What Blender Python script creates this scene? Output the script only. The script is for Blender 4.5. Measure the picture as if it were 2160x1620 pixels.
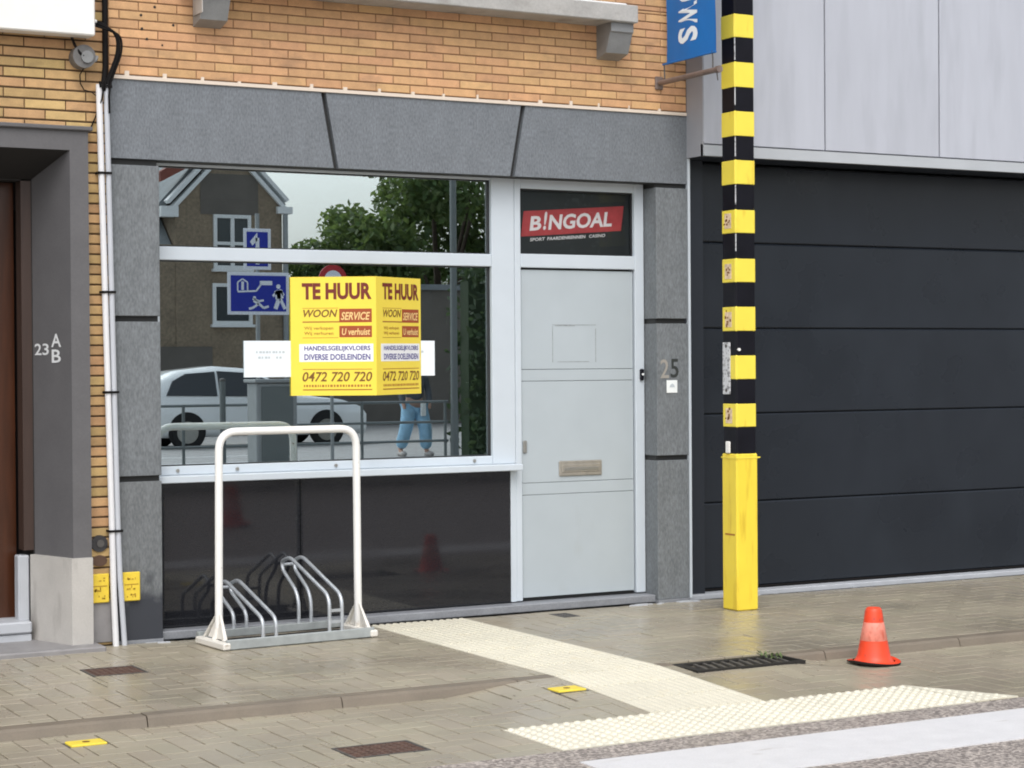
import bpy, bmesh, math, random
from mathutils import Matrix, Vector
random.seed(7)
R = math.radians
SC = bpy.context.scene
COL = SC.collection
for o in list(bpy.data.objects):
    bpy.data.objects.remove(o)

# ------------------------------------------------------------------ camera
CAM = Vector((-3.4821, -11.2631, 1.65))
YAW, PITCH, ROLL, FPX = 0.502427, -0.0102692, -0.0069692, 4112.56
cy, sy, cp, sp = math.cos(YAW), math.sin(YAW), math.cos(PITCH), math.sin(PITCH)
FW = Vector((sy * cp, cy * cp, sp))
RT0 = Vector((cy, -sy, 0))
UP0 = RT0.cross(FW)
cr, sr = math.cos(ROLL), math.sin(ROLL)
RT = RT0 * cr + UP0 * sr
UP = UP0 * cr - RT0 * sr
cd = bpy.data.cameras.new('camera')
cam = bpy.data.objects.new('camera', cd)
COL.objects.link(cam)
cam.matrix_world = Matrix(((RT.x, UP.x, -FW.x, CAM.x), (RT.y, UP.y, -FW.y, CAM.y), (RT.z, UP.z, -FW.z, CAM.z), (0, 0, 0, 1)))
cd.sensor_fit = 'HORIZONTAL'
cd.sensor_width = 36
cd.lens = FPX / 2160 * 36
cd.clip_end = 1500
SC.camera = cam
SC.render.resolution_x, SC.render.resolution_y = 1024, 768

def in_view(p, m=40):
    """where a point falls in the 2160 x 1620 photograph (only used to choose which repeats become single objects)"""
    d = Vector(p) - CAM
    z = d.dot(FW)
    if z < .1:
        return None
    u, v = 1080 + FPX * d.dot(RT) / z, 810 - FPX * d.dot(UP) / z
    return z if -m < u < 2160 + m and -m < v < 1620 + m else None

# ------------------------------------------------------------------ sky, sun, exposure
SUN_EL, SUN_AZ = R(52), R(205)          # azimuth from north (+y), clockwise: high, in front of the shop, a little left
world = bpy.data.worlds.new('World')
SC.world = world
world.use_nodes = True
wn, wl = world.node_tree.nodes, world.node_tree.links
wn.clear()
sky = wn.new('ShaderNodeTexSky')
sky.sky_type = 'NISHITA'
sky.sun_disc = False
sky.sun_elevation = SUN_EL
sky.sun_rotation = SUN_AZ
sky.air_density = 1.2
sky.dust_density = 4.0
hs = wn.new('ShaderNodeHueSaturation')
hs.inputs['Saturation'].default_value = 0.28          # overcast: the blue is mostly hidden by cloud
wl.new(sky.outputs[0], hs.inputs['Color'])
tc = wn.new('ShaderNodeTexCoord')
mp = wn.new('ShaderNodeMapping')
mp.inputs['Scale'].default_value = (1, 1, 2.6)
wl.new(tc.outputs['Generated'], mp.inputs['Vector'])
cn = wn.new('ShaderNodeTexNoise')
cn.inputs['Scale'].default_value = 2.2
cn.inputs['Detail'].default_value = 5
wl.new(mp.outputs[0], cn.inputs['Vector'])
cr_ = wn.new('ShaderNodeValToRGB')
cr_.color_ramp.elements[0].position = .3
cr_.color_ramp.elements[0].color = (1.55, 1.58, 1.63, 1)
cr_.color_ramp.elements[1].position = .7
cr_.color_ramp.elements[1].color = (2.5, 2.5, 2.5, 1)
wl.new(cn.outputs['Fac'], cr_.inputs[0])
mm = wn.new('ShaderNodeMix')
mm.data_type = 'RGBA'
mm.blend_type = 'MULTIPLY'
mm.inputs[0].default_value = 1
wl.new(hs.outputs[0], mm.inputs[6])
wl.new(cr_.outputs[0], mm.inputs[7])
bgn = wn.new('ShaderNodeBackground')
bgn.inputs['Strength'].default_value = 0.15
wl.new(mm.outputs[2], bgn.inputs['Color'])
wo = wn.new('ShaderNodeOutputWorld')
wl.new(bgn.outputs[0], wo.inputs['Surface'])

sl = bpy.data.lights.new('sun', 'SUN')
sl.energy = 0.5
sl.angle = R(35)
sl.color = (1, .965, .92)
sun = bpy.data.objects.new('sun', sl)
COL.objects.link(sun)
sdir = Vector((math.sin(SUN_AZ) * math.cos(SUN_EL), math.cos(SUN_AZ) * math.cos(SUN_EL), math.sin(SUN_EL)))
sun.rotation_euler = sdir.to_track_quat('Z', 'Y').to_euler()
sun.location = (-6, -14, 16)

vs = SC.view_settings
SC.display_settings.display_device = 'sRGB'
vs.view_transform = 'Standard'
vs.look = 'None'
vs.exposure = -0.42
vs.gamma = 1
vs.use_curve_mapping = False
SC.cycles.filter_width = 1.9
SC.cycles.max_bounces = 8
SC.cycles.transparent_max_bounces = 12

# ------------------------------------------------------------------ materials
def mat(name, col, rough=.6, metal=0, spec=.5, var=0, vscale=8, vstretch=(1, 1, 1), grain=0, gscale=120, bump=0, bscale=200,
        obj_rand=0, isl=0, hue=0, rvar=0, rscale=3, coat=0, dirt=None):
    """principled material; var/grain: noise mottling; obj_rand / isl: colour change per object / per loose piece"""
    m = bpy.data.materials.new(name)
    m.use_nodes = True
    nt = m.node_tree
    n, l = nt.nodes, nt.links
    p = n['Principled BSDF']
    p.inputs['Roughness'].default_value = rough
    p.inputs['Metallic'].default_value = metal
    p.inputs['Specular IOR Level'].default_value = spec
    p.inputs['Coat Weight'].default_value = coat
    p.inputs['Coat Roughness'].default_value = .05
    rgb = n.new('ShaderNodeRGB')
    rgb.outputs[0].default_value = (*col, 1)
    out = rgb.outputs[0]
    geo = n.new('ShaderNodeNewGeometry')
    mapn = n.new('ShaderNodeMapping')
    mapn.inputs['Scale'].default_value = vstretch
    l.new(geo.outputs['Position'], mapn.inputs['Vector'])

    def noise(scale, detail=4, src=None):
        t = n.new('ShaderNodeTexNoise')
        t.inputs['Scale'].default_value = scale
        t.inputs['Detail'].default_value = detail
        l.new(src or mapn.outputs[0], t.inputs['Vector'])
        return t.outputs['Fac']

    def vary(src, fac, lo, hi):
        mr = n.new('ShaderNodeMapRange')
        mr.inputs['To Min'].default_value = lo
        mr.inputs['To Max'].default_value = hi
        mr.inputs['From Min'].default_value = .25
        mr.inputs['From Max'].default_value = .75
        l.new(fac, mr.inputs['Value'])
        h = n.new('ShaderNodeVectorMath')
        h.operation = 'SCALE'
        l.new(src, h.inputs[0])
        l.new(mr.outputs[0], h.inputs['Scale'])
        return h.outputs[0]
    if obj_rand or isl:
        if obj_rand:
            src = n.new('ShaderNodeObjectInfo').outputs['Random']
        else:
            src = geo.outputs['Random Per Island']
        k = obj_rand or isl
        mr = n.new('ShaderNodeMapRange')
        mr.inputs['To Min'].default_value = 1 - k
        mr.inputs['To Max'].default_value = 1 + k
        l.new(src, mr.inputs['Value'])
        wn_ = n.new('ShaderNodeTexWhiteNoise')
        wn_.noise_dimensions = '1D'
        l.new(src, wn_.inputs['W'])
        mh = n.new('ShaderNodeMapRange')
        mh.inputs['To Min'].default_value = .5 - hue
        mh.inputs['To Max'].default_value = .5 + hue
        l.new(wn_.outputs['Value'], mh.inputs['Value'])
        h = n.new('ShaderNodeHueSaturation')
        l.new(out, h.inputs['Color'])
        l.new(mr.outputs[0], h.inputs['Value'])
        l.new(mh.outputs[0], h.inputs['Hue'])
        out = h.outputs[0]
    if var:
        out = vary(out, noise(vscale), 1 - var, 1 + var)
    if grain:
        out = vary(out, noise(gscale, 2), 1 - grain, 1 + grain)
    if dirt:
        dcol, dscale, dlo, dhi, dstretch = dirt
        m2 = n.new('ShaderNodeMapping')
        m2.inputs['Scale'].default_value = dstretch
        l.new(geo.outputs['Position'], m2.inputs['Vector'])
        mr = n.new('ShaderNodeMapRange')
        mr.inputs['From Min'].default_value = dlo
        mr.inputs['From Max'].default_value = dhi
        l.new(noise(dscale, 6, m2.outputs[0]), mr.inputs['Value'])
        mx = n.new('ShaderNodeMix')
        mx.data_type = 'RGBA'
        l.new(mr.outputs[0], mx.inputs[0])
        l.new(out, mx.inputs[6])
        mx.inputs[7].default_value = (*dcol, 1)
        out = mx.outputs[2]
    l.new(out, p.inputs['Base Color'])
    if rvar:
        mr = n.new('ShaderNodeMapRange')
        mr.inputs['From Min'].default_value = .3
        mr.inputs['From Max'].default_value = .7
        mr.inputs['To Min'].default_value = max(.03, rough - rvar)
        mr.inputs['To Max'].default_value = min(1, rough + rvar)
        l.new(noise(rscale, 4, geo.outputs['Position']), mr.inputs['Value'])
        l.new(mr.outputs[0], p.inputs['Roughness'])
    if bump:
        b = n.new('ShaderNodeBump')
        b.inputs['Strength'].default_value = bump
        b.inputs['Distance'].default_value = .004
        l.new(noise(bscale, 3), b.inputs['Height'])
        l.new(b.outputs[0], p.inputs['Normal'])
    return m

def add_damp(m, col, z0, z1, scale):
    """a ragged damp stain that has crept up the foot of a stone"""
    n, l = m.node_tree.nodes, m.node_tree.links
    p = n['Principled BSDF']
    src = p.inputs['Base Color'].links[0].from_socket
    geo = n.new('ShaderNodeNewGeometry')
    sp_ = n.new('ShaderNodeSeparateXYZ')
    l.new(geo.outputs['Position'], sp_.inputs[0])
    t = n.new('ShaderNodeTexNoise')
    t.inputs['Scale'].default_value = scale
    t.inputs['Detail'].default_value = 6
    l.new(geo.outputs['Position'], t.inputs['Vector'])
    a = n.new('ShaderNodeMath')
    a.operation = 'MULTIPLY_ADD'
    a.inputs[1].default_value = .55
    l.new(t.outputs['Fac'], a.inputs[0])
    l.new(sp_.outputs['Z'], a.inputs[2])
    mr = n.new('ShaderNodeMapRange')
    mr.inputs['From Min'].default_value = z1 + .27
    mr.inputs['From Max'].default_value = z0 + .27
    l.new(a.outputs[0], mr.inputs['Value'])
    mx = n.new('ShaderNodeMix')
    mx.data_type = 'RGBA'
    l.new(mr.outputs[0], mx.inputs[0])
    l.new(src, mx.inputs[6])
    mx.inputs[7].default_value = (*col, 1)
    l.new(mx.outputs[2], p.inputs['Base Color'])
    return m

def glass_mat(name, refl=.33, tint=(.8, .86, .85)):
    m = bpy.data.materials.new(name)
    m.use_nodes = True
    n, l = m.node_tree.nodes, m.node_tree.links
    n.remove(n['Principled BSDF'])
    tr = n.new('ShaderNodeBsdfTransparent')
    tr.inputs[0].default_value = (*tint, 1)
    gl = n.new('ShaderNodeBsdfGlossy')
    gl.inputs['Roughness'].default_value = 0
    gl.inputs['Color'].default_value = (.88, .97, 1.0, 1)
    mx = n.new('ShaderNodeMixShader')
    lw = n.new('ShaderNodeLayerWeight')
    lw.inputs['Blend'].default_value = .15
    ad = n.new('ShaderNodeMath')
    ad.operation = 'ADD'
    ad.use_clamp = True
    ad.inputs[1].default_value = refl
    l.new(lw.outputs['Fresnel'], ad.inputs[0])
    l.new(ad.outputs[0], mx.inputs[0])
    l.new(tr.outputs[0], mx.inputs[1])
    l.new(gl.outputs[0], mx.inputs[2])
    l.new(mx.outputs[0], n['Material Output'].inputs['Surface'])
    return m

def asphalt_mat(name, base=(.19, .165, .15), stone=(.52, .46, .41), scale=75):
    m = mat(name, base, rough=.55, rvar=.15, var=.12, vscale=2)
    n, l = m.node_tree.nodes, m.node_tree.links
    p = n['Principled BSDF']
    prev = p.inputs['Base Color'].links[0].from_socket
    geo = n.new('ShaderNodeNewGeometry')
    v = n.new('ShaderNodeTexVoronoi')
    v.inputs['Scale'].default_value = scale
    l.new(geo.outputs['Position'], v.inputs['Vector'])
    sp_ = n.new('ShaderNodeSeparateColor')
    l.new(v.outputs['Color'], sp_.inputs[0])
    r = n.new('ShaderNodeValToRGB')
    r.color_ramp.elements[0].position = .25
    r.color_ramp.elements[0].color = (0, 0, 0, 1)
    r.color_ramp.elements[1].position = .95
    r.color_ramp.elements[1].color = (1, 1, 1, 1)
    l.new(sp_.outputs[0], r.inputs[0])
    mx = n.new('ShaderNodeMix')
    mx.data_type = 'RGBA'
    l.new(r.outputs[0], mx.inputs[0])
    l.new(prev, mx.inputs[6])
    mx.inputs[7].default_value = (*stone, 1)
    l.new(mx.outputs[2], p.inputs['Base Color'])
    b = n.new('ShaderNodeBump')
    b.inputs['Strength'].default_value = .5
    b.inputs['Distance'].default_value = .004
    l.new(v.outputs['Distance'], b.inputs['Height'])
    l.new(b.outputs[0], p.inputs['Normal'])
    return m

M = dict(
    brick_o=mat('orange_brick', (.60, .352, .178), .8, obj_rand=.11, hue=.008, var=.12, vscale=14, bump=.3, bscale=160, grain=.08, dirt=((.20, .13, .085), 3.2, .56, .85, (1, 1, 2))),
    brick_o_s=mat('orange_brick_field', (.60, .352, .178), .8, isl=.11, hue=.012, var=.12, vscale=14, bump=.3, bscale=160),
    brick_y=mat('yellow_brick', (.52, .335, .155), .8, obj_rand=.16, hue=.014, var=.14, vscale=14, bump=.3, bscale=160, grain=.08, dirt=((.16, .11, .06), 3.5, .58, .85, (1, 1, 2))),
    brick_y_s=mat('yellow_brick_field', (.52, .335, .155), .8, isl=.16, hue=.014, var=.14, vscale=14),
    mortar_o=mat('mortar_brown', (.24, .14, .075), .95, grain=.2, gscale=90),
    mortar_y=mat('mortar_dark', (.075, .045, .022), .95, grain=.2, gscale=90),
    caulk=mat('pale_caulk', (.72, .62, .52), .8),
    stone=mat('blue_stone', (.162, .178, .196), .62, var=.10, vscale=7, vstretch=(1.6, 1.6, .7), grain=.27, gscale=62, bump=.45, bscale=110, rvar=.1),
    stone_dk=mat('stone_joint', (.035, .036, .036), .8),
    stone_wet=mat('blue_stone_pilaster', (.160, .174, .184), .58, var=.10, vscale=7, vstretch=(1.6, 1.6, .6), grain=.27, gscale=62, bump=.45, bscale=110, rvar=.1),
    stone_sill=mat('grey_sill_stone', (.24, .25, .27), .5, var=.12, vscale=9, grain=.12, gscale=90),
    alu=mat('pale_grey_paint', (.56, .615, .665), .38, var=.025, vscale=6, rvar=.06),
    alu_door=mat('door_grey_paint', (.43, .48, .51), .34, var=.03, vscale=4, rvar=.06, dirt=((.37, .39, .39), 2.2, .62, .95, (1.2, 1.2, .7))),
    alu_dark=mat('gasket_black', (.015, .016, .017), .5),
    panel_dk=mat('dark_gloss_panel', (.0145, .0152, .0185), .05, spec=.55, var=.1, vscale=3, rvar=.02, grain=.35, gscale=160),
    steel=mat('brushed_metal', (.42, .41, .38), .35, metal=.8, var=.08, vscale=30),
    brass=mat('mail_slot_metal', (.42, .39, .34), .4, metal=.6, var=.1, vscale=30),
    galv=mat('galvanised_steel', (.50, .53, .56), .42, metal=.55, var=.12, vscale=22, grain=.08, gscale=200),
    galv_rail=mat('galvanised_rail', (.36, .385, .38), .55, metal=.25, var=.15, vscale=18),
    white_paint=mat('white_paint', (.84, .83, .80), .36, var=.03, vscale=9),
    hoop_paint=mat('hoop_paint_chipped', (.84, .83, .80), .36, var=.03, vscale=9, dirt=((.30, .22, .15), 26, .68, .76, (1, 1, .7))),
    white_dirty=mat('white_paint_worn', (.74, .71, .65), .45, var=.06, vscale=12, dirt=((.28, .21, .14), 24, .62, .8, (1, 1, 1))),
    clad=mat('cladding_grey', (.45, .468, .52), .5, var=.05, vscale=5, vstretch=(1.5, 1.5, .28), obj_rand=.02, rvar=.1, dirt=((.385, .40, .445), 5, .50, .85, (1.6, 1.6, .25))),
    clad_shaded=mat('cladding_grey_shaded', (.33, .335, .36), .5, var=.05, vscale=5),  # darker cladding grey: shade of the left return put into the colour
    drip=mat('drip_edge_grey', (.40, .42, .44), .5, var=.05, vscale=4, vstretch=(1, 1, 1)),
    garage=mat('anthracite_door', (.0130, .0172, .0245), .30, spec=.42, var=.10, vscale=2, bump=.05, bscale=300, rvar=.06, rscale=2, dirt=((.0185, .024, .033), 2.6, .5, .95, (1.2, 1.2, .45))),
    garage_jamb=mat('anthracite_jamb', (.012, .0165, .025), .4, var=.05),
    yellow=mat('yellow_paint', (.86, .70, .075), .38, var=.04, vscale=7, dirt=((.55, .33, .02), 6, .58, .85, (2, 2, .6))),
    yellow_sleeve=mat('yellow_paint_sleeve', (.86, .66, .055), .36, var=.05, vscale=5, dirt=((.58, .36, .02), 5, .55, .8, (3, 3, .5))),
    black=mat('black_paint', (.008, .008, .012), .4, spec=.14, var=.2, vscale=9),
    poster=mat('poster_yellow', (.90, .70, .07), .42, var=.02),
    poster_white=mat('print_white', (.86, .86, .86), .5),
    red_dk=mat('print_dark_red', (.17, .018, .008), .5),
    brown=mat('print_brown', (.40, .17, .02), .5),
    brown_dk=mat('print_dark_brown', (.20, .085, .012), .5),
    box_red=mat('print_red_brown', (.36, .065, .012), .5),
    cream=mat('print_cream', (.86, .60, .25), .5),
    blue_print=mat('print_blue', (.06, .05, .26), .5),
    paper=mat('white_paper', (.80, .86, .90), .6),
    residue=mat('tape_residue_grey', (.30, .325, .335), .7, var=.25, vscale=40),
    grey_print=mat('print_pale_grey', (.50, .55, .58), .6),
    bin_black=mat('banner_black', (.022, .024, .026), .4),
    bin_red=mat('banner_red', (.46, .055, .06), .45, var=.15, vscale=20),
    bin_white=mat('banner_white', (.84, .76, .76), .5),
    flag=mat('flag_blue', (.006, .15, .47), .55, var=.06, vscale=8),
    flag_white=mat('flag_white', (.82, .88, .92), .6),
    rust_pipe=mat('flag_pole_brown', (.21, .16, .14), .45, var=.2, vscale=20, metal=.3),
    conduit=mat('conduit_white', (.74, .74, .75), .4, var=.04, vscale=5),
    conduit_g=mat('conduit_grey', (.50, .52, .56), .4, var=.05, vscale=5),
    cable=mat('black_cable', (.009, .008, .008), .75, spec=.15),
    ystone=mat('door_surround_grey', (.112, .109, .113), .6, var=.07, vscale=6, grain=.06, gscale=70),
    plinth=mat('pale_plinth_stone', (.47, .45, .42), .6, var=.07, vscale=7, grain=.05, dirt=((.20, .18, .165), 3.2, .56, .8, (2, 2, .6))),
    step=mat('step_stone', (.46, .48, .51), .5, var=.07, vscale=9),
    slab=mat('threshold_stone', (.26, .25, .25), .55, var=.15, vscale=9),
    wood=mat('dark_red_wood', (.060, .019, .007), .28, var=.25, vscale=6, vstretch=(6, 6, .5)),
    wood_lt=mat('brown_frame_wood', (.050, .029, .022), .45, var=.15, vscale=6, vstretch=(6, 6, .5)),
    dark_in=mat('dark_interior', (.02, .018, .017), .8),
    shop_in=mat('shop_interior', (.055, .052, .05), .9, var=.1),
    shop_floor=mat('shop_floor', (.10, .095, .09), .6, var=.1),
    navy=mat('navy_cloth', (.012, .017, .03), .6, var=.2, vscale=12),
    number=mat('number_white', (.72, .73, .74), .5),
    number_dk=mat('number_dark', (.028, .032, .030), .5),
    number_br=mat('number_brown', (.33, .305, .27), .5),
    sticker=mat('white_sticker', (.85, .88, .87), .5),
    pinkish=mat('worn_sticker', (.72, .55, .38), .6, var=.3, vscale=40),
    plate_grey=mat('code_plate_grey', (.60, .61, .63), .5, dirt=((.22, .22, .23), 55, .52, .6, (1, 1, 1))),
    plate_y=mat('yellow_plate', (.80, .58, .05), .5, var=.08, vscale=30),
    plate_print=mat('plate_print', (.42, .25, .02), .6),
    lens=mat('grey_junction', (.16, .155, .15), .6, var=.25, vscale=25),
    corbel=mat('grey_concrete_bracket', (.235, .24, .24), .32, var=.18, vscale=9, grain=.06),
    slab_c=mat('concrete_balcony', (.40, .39, .37), .7, var=.12, vscale=6, grain=.08, gscale=80, dirt=((.22, .20, .18), 5, .55, .8, (1, 1, 2))),
    vent=mat('dark_vent', (.035, .034, .036), .6),
    vent_br=mat('brown_vent', (.10, .055, .035), .7, var=.2),
    paver=mat('concrete_paver', (.352, .312, .235), .29, spec=.5, obj_rand=.045, hue=.008, var=.10, vscale=1.3, grain=.07, gscale=140, rvar=.17, rscale=1.2, bump=.25, bscale=220,
              dirt=((.285, .25, .19), 1.1, .48, .8, (1, 1.6, 1))),
    paver_s=mat('concrete_paver_field', (.352, .312, .235), .29, spec=.5, isl=.045, hue=.008, var=.10, vscale=1.3, grain=.07, gscale=140, rvar=.17, rscale=1.2, bump=.25, bscale=220,
                dirt=((.285, .25, .19), 1.1, .48, .8, (1, 1.6, 1))),
    joint=mat('paver_joint', (.10, .088, .066), .8, var=.25, vscale=9),
    kerb=mat('kerb_concrete', (.19, .158, .12), .55, obj_rand=.06, var=.14, vscale=5, grain=.08, gscale=120, rvar=.15),
    tactile=mat('cream_tactile', (.68, .645, .53), .6, obj_rand=.035, var=.05, vscale=6, grain=.05, gscale=150, dirt=((.58, .51, .36), 6, .60, .9, (1, 1, 1))),
    asphalt=asphalt_mat('asphalt'),
    road_white=mat('road_marking_white', (.66, .655, .66), .55, var=.05, vscale=10, grain=.06, gscale=110, bump=.5, bscale=110, dirt=((.45, .42, .39), 9, .64, .85, (.5, 1.6, 1))),
    iron=mat('rusty_iron', (.105, .06, .045), .6, var=.3, vscale=30, grain=.25, gscale=90, bump=.6, bscale=120),
    iron_bk=mat('dark_cast_iron', (.03, .028, .026), .6, spec=.2, var=.2, vscale=30),
    iron_gr=mat('worn_cast_iron', (.10, .094, .086), .6, spec=.25, var=.2, vscale=30),
    iron_dk=mat('cast_iron', (.085, .08, .075), .55, var=.2, vscale=30),
    pit=mat('drain_pit', (.006, .006, .006), .95, spec=0),
    cover_y=mat('yellow_cover', (.80, .62, .06), .5, var=.06, vscale=20),
    cone=mat('cone_orange', (.80, .06, .014), .42, var=.10, vscale=15, dirt=((.42, .05, .03), 22, .58, .8, (1, 1, 1))),
    cone_w=mat('cone_worn_band', (.80, .27, .20), .5, var=.15, vscale=22, dirt=((.60, .13, .08), 30, .54, .7, (1, 1, .6))),
    cone_dk=mat('cone_underside', (.03, .018, .016), .7),
    leaf=mat('leaf_green', (.115, .17, .065), .55, isl=.45, hue=.03),
    leaf_dk=mat('hedge_green', (.035, .065, .03), .55, isl=.45, hue=.03),
    weed=mat('weed_green', (.12, .17, .06), .6, isl=.4),
    bark=mat('bark', (.07, .05, .035), .9, var=.3),
    wall_br=mat('brown_house_brick', (.235, .185, .13), .85, var=.15, vscale=2, grain=.25, gscale=14),
    wall_dk=mat('dark_panel_brick', (.135, .12, .105), .85, var=.12, vscale=2),
    roof_red=mat('red_roof_tile', (.20, .06, .04), .7, var=.2, vscale=4),
    roof_grey=mat('grey_roof_slate', (.20, .22, .23), .7, var=.15, vscale=2),
    pvc=mat('white_window_paint', (.74, .76, .76), .5),
    far_glass=mat('dark_window_glass', (.04, .05, .055), .08),
    car_white=mat('car_white_paint', (.86, .88, .88), .25, coat=.8),
    car_glass=mat('car_glass', (.045, .05, .055), .06),
    tyre=mat('tyre_rubber', (.015, .015, .015), .8),
    rail_g=mat('guard_rail_steel', (.16, .18, .18), .45, metal=.3),
    cab=mat('cabinet_grey', (.30, .32, .325), .6, var=.06),
    sign_blue=mat('sign_blue', (.006, .022, .36), .4),
    sign_white=mat('sign_white', (.80, .84, .92), .4),
    sign_red=mat('sign_red', (.45, .02, .03), .4),
    jeans=mat('pale_jeans', (.30, .52, .70), .85, var=.2, vscale=9),
    jacket=mat('grey_jacket', (.10, .11, .13), .85, var=.15, vscale=9),
    skin=mat('skin', (.50, .30, .22), .5),
    hair=mat('dark_hair', (.03, .02, .015), .6),
    shoe=mat('pale_shoe', (.45, .42, .40), .6),
    ground=mat('distant_ground', (.20, .19, .17), .9, var=.15, vscale=.3),
    road2=asphalt_mat('asphalt_street', (.27, .265, .26), (.40, .39, .38), 60),
)
def leafy(m, col):
    n, l = m.node_tree.nodes, m.node_tree.links
    tr = n.new('ShaderNodeBsdfTranslucent')
    tr.inputs[0].default_value = (*col, 1)
    ad = n.new('ShaderNodeMixShader')
    ad.inputs[0].default_value = .4
    l.new(n['Principled BSDF'].outputs[0], ad.inputs[1])
    l.new(tr.outputs[0], ad.inputs[2])
    l.new(ad.outputs[0], n['Material Output'].inputs['Surface'])
leafy(M['leaf'], (.20, .28, .08))
leafy(M['leaf_dk'], (.08, .12, .05))
M['stone_damp'] = add_damp(mat('blue_stone_damp', (.150, .160, .166), .55, var=.10, vscale=7, vstretch=(1.6, 1.6, .6), grain=.27, gscale=62, bump=.45, bscale=110, rvar=.1), (.034, .038, .048), .24, .40, 8)
M['pane'] = glass_mat('shop_glass', .64)
M['pane_transom'] = glass_mat('transom_glass', .0, (.92, .94, .94))

# ------------------------------------------------------------------ mesh helpers
class MB:
    """collects shapes in world coordinates; build() links them as one mesh object whose origin is at the shape's base"""
    def __init__(self, xf=None):
        self.v, self.f, self.s, self.xf = [], [], [], xf

    def add(self, vs_, fs, smooth=False):
        b = len(self.v)
        self.v += [(self.xf @ Vector(p)) if self.xf else Vector(p) for p in vs_]
        self.f += [tuple(i + b for i in q) for q in fs]
        self.s += [smooth] * len(fs)
        return self

    def box(self, x0, x1, y0, y1, z0, z1, c=0):
        if x0 > x1: x0, x1 = x1, x0
        if y0 > y1: y0, y1 = y1, y0
        if z0 > z1: z0, z1 = z1, z0
        if c <= 0:
            p = [(x, y, z) for x in (x0, x1) for y in (y0, y1) for z in (z0, z1)]
            return self.add(p, [(0, 1, 3, 2), (4, 6, 7, 5), (0, 4, 5, 1), (2, 3, 7, 6), (0, 2, 6, 4), (1, 5, 7, 3)])
        c = min(c, (x1 - x0) * .45, (y1 - y0) * .45, (z1 - z0) * .45)
        bm = bmesh.new()
        bmesh.ops.create_cube(bm, size=1)
        for w in bm.verts:
            w.co = Vector((x0 + (w.co.x + .5) * (x1 - x0), y0 + (w.co.y + .5) * (y1 - y0), z0 + (w.co.z + .5) * (z1 - z0)))
        bmesh.ops.bevel(bm, geom=list(bm.edges), offset=c, segments=1, affect='EDGES', profile=.5)
        bm.verts.index_update()
        self.add([w.co.copy() for w in bm.verts], [tuple(w.index for w in q.verts) for q in bm.faces])
        bm.free()
        return self

    def prism(self, pts, axis, a, b):
        """polygon pts (two coordinates) pushed along axis 'x','y','z' from a to b"""
        def P(p, t):
            return {'x': (t, p[0], p[1]), 'y': (p[0], t, p[1]), 'z': (p[0], p[1], t)}[axis]
        n = len(pts)
        self.add([P(p, a) for p in pts] + [P(p, b) for p in pts],
                 [tuple(range(n))[::-1], tuple(range(n, 2 * n))] + [(i, (i + 1) % n, n + (i + 1) % n, n + i) for i in range(n)])
        return self

    def tube(self, path, r, n=10, cap=True):
        path = [Vector(p) for p in path]
        rs = r if isinstance(r, (list, tuple)) else [r] * len(path)
        t0 = (path[1] - path[0]).normalized()
        ref = Vector((0, 0, 1)) if abs(t0.z) < .9 else Vector((1, 0, 0))
        nn = t0.cross(ref).normalized()
        rings = []
        for i, p in enumerate(path):
            a = path[max(i - 1, 0)]
            b = path[min(i + 1, len(path) - 1)]
            t = (b - a).normalized()
            nn = (nn - t * nn.dot(t)).normalized()
            bb = t.cross(nn)
            rings.append([p + (nn * math.cos(2 * math.pi * k / n) + bb * math.sin(2 * math.pi * k / n)) * rs[i] for k in range(n)])
        vs_ = [q for g in rings for q in g]
        fs = []
        for i in range(len(path) - 1):
            for k in range(n):
                fs.append((i * n + k, i * n + (k + 1) % n, (i + 1) * n + (k + 1) % n, (i + 1) * n + k))
        self.add(vs_, fs, True)
        if cap:
            self.add(rings[0], [tuple(range(n))[::-1]])
            self.add(rings[-1], [tuple(range(n))])
        return self

    def lathe(self, c, prof, n=20, smooth=True):
        """profile of (radius, z) about the vertical through c"""
        vs_, fs = [], []
        for r, z in prof:
            vs_ += [(c[0] + r * math.cos(2 * math.pi * k / n), c[1] + r * math.sin(2 * math.pi * k / n), c[2] + z) for k in range(n)]
        for i in range(len(prof) - 1):
            for k in range(n):
                fs.append((i * n + k, i * n + (k + 1) % n, (i + 1) * n + (k + 1) % n, (i + 1) * n + k))
        return self.add(vs_, fs, smooth)

    def disc(self, c, ax, r, th, n=20):
        """short cylinder centred on c along axis ax ('x','y')"""
        pts = [(r * math.cos(2 * math.pi * k / n), r * math.sin(2 * math.pi * k / n)) for k in range(n)]
        if ax == 'y':
            return self.prism([(c[0] + a, c[2] + b) for a, b in pts], 'y', c[1] - th / 2, c[1] + th / 2)
        return self.prism([(c[1] + a, c[2] + b) for a, b in pts], 'x', c[0] - th / 2, c[0] + th / 2)

    def build(self, name, m, parent=None, **kw):
        if self.v:
            lo = Vector([min(p[i] for p in self.v) for i in range(3)])
            hi = Vector([max(p[i] for p in self.v) for i in range(3)])
            c = Vector(((lo.x + hi.x) / 2, (lo.y + hi.y) / 2, lo.z))
        else:
            c = Vector()
        me = bpy.data.meshes.new(name)
        me.from_pydata([p - c for p in self.v], [], self.f)
        me.polygons.foreach_set('use_smooth', self.s)
        me.materials.append(m)
        me.validate()
        bm = bmesh.new()
        bm.from_mesh(me)
        bmesh.ops.recalc_face_normals(bm, faces=bm.faces)
        bm.to_mesh(me)
        bm.free()
        return link(name, me, c, parent, **kw)

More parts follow.
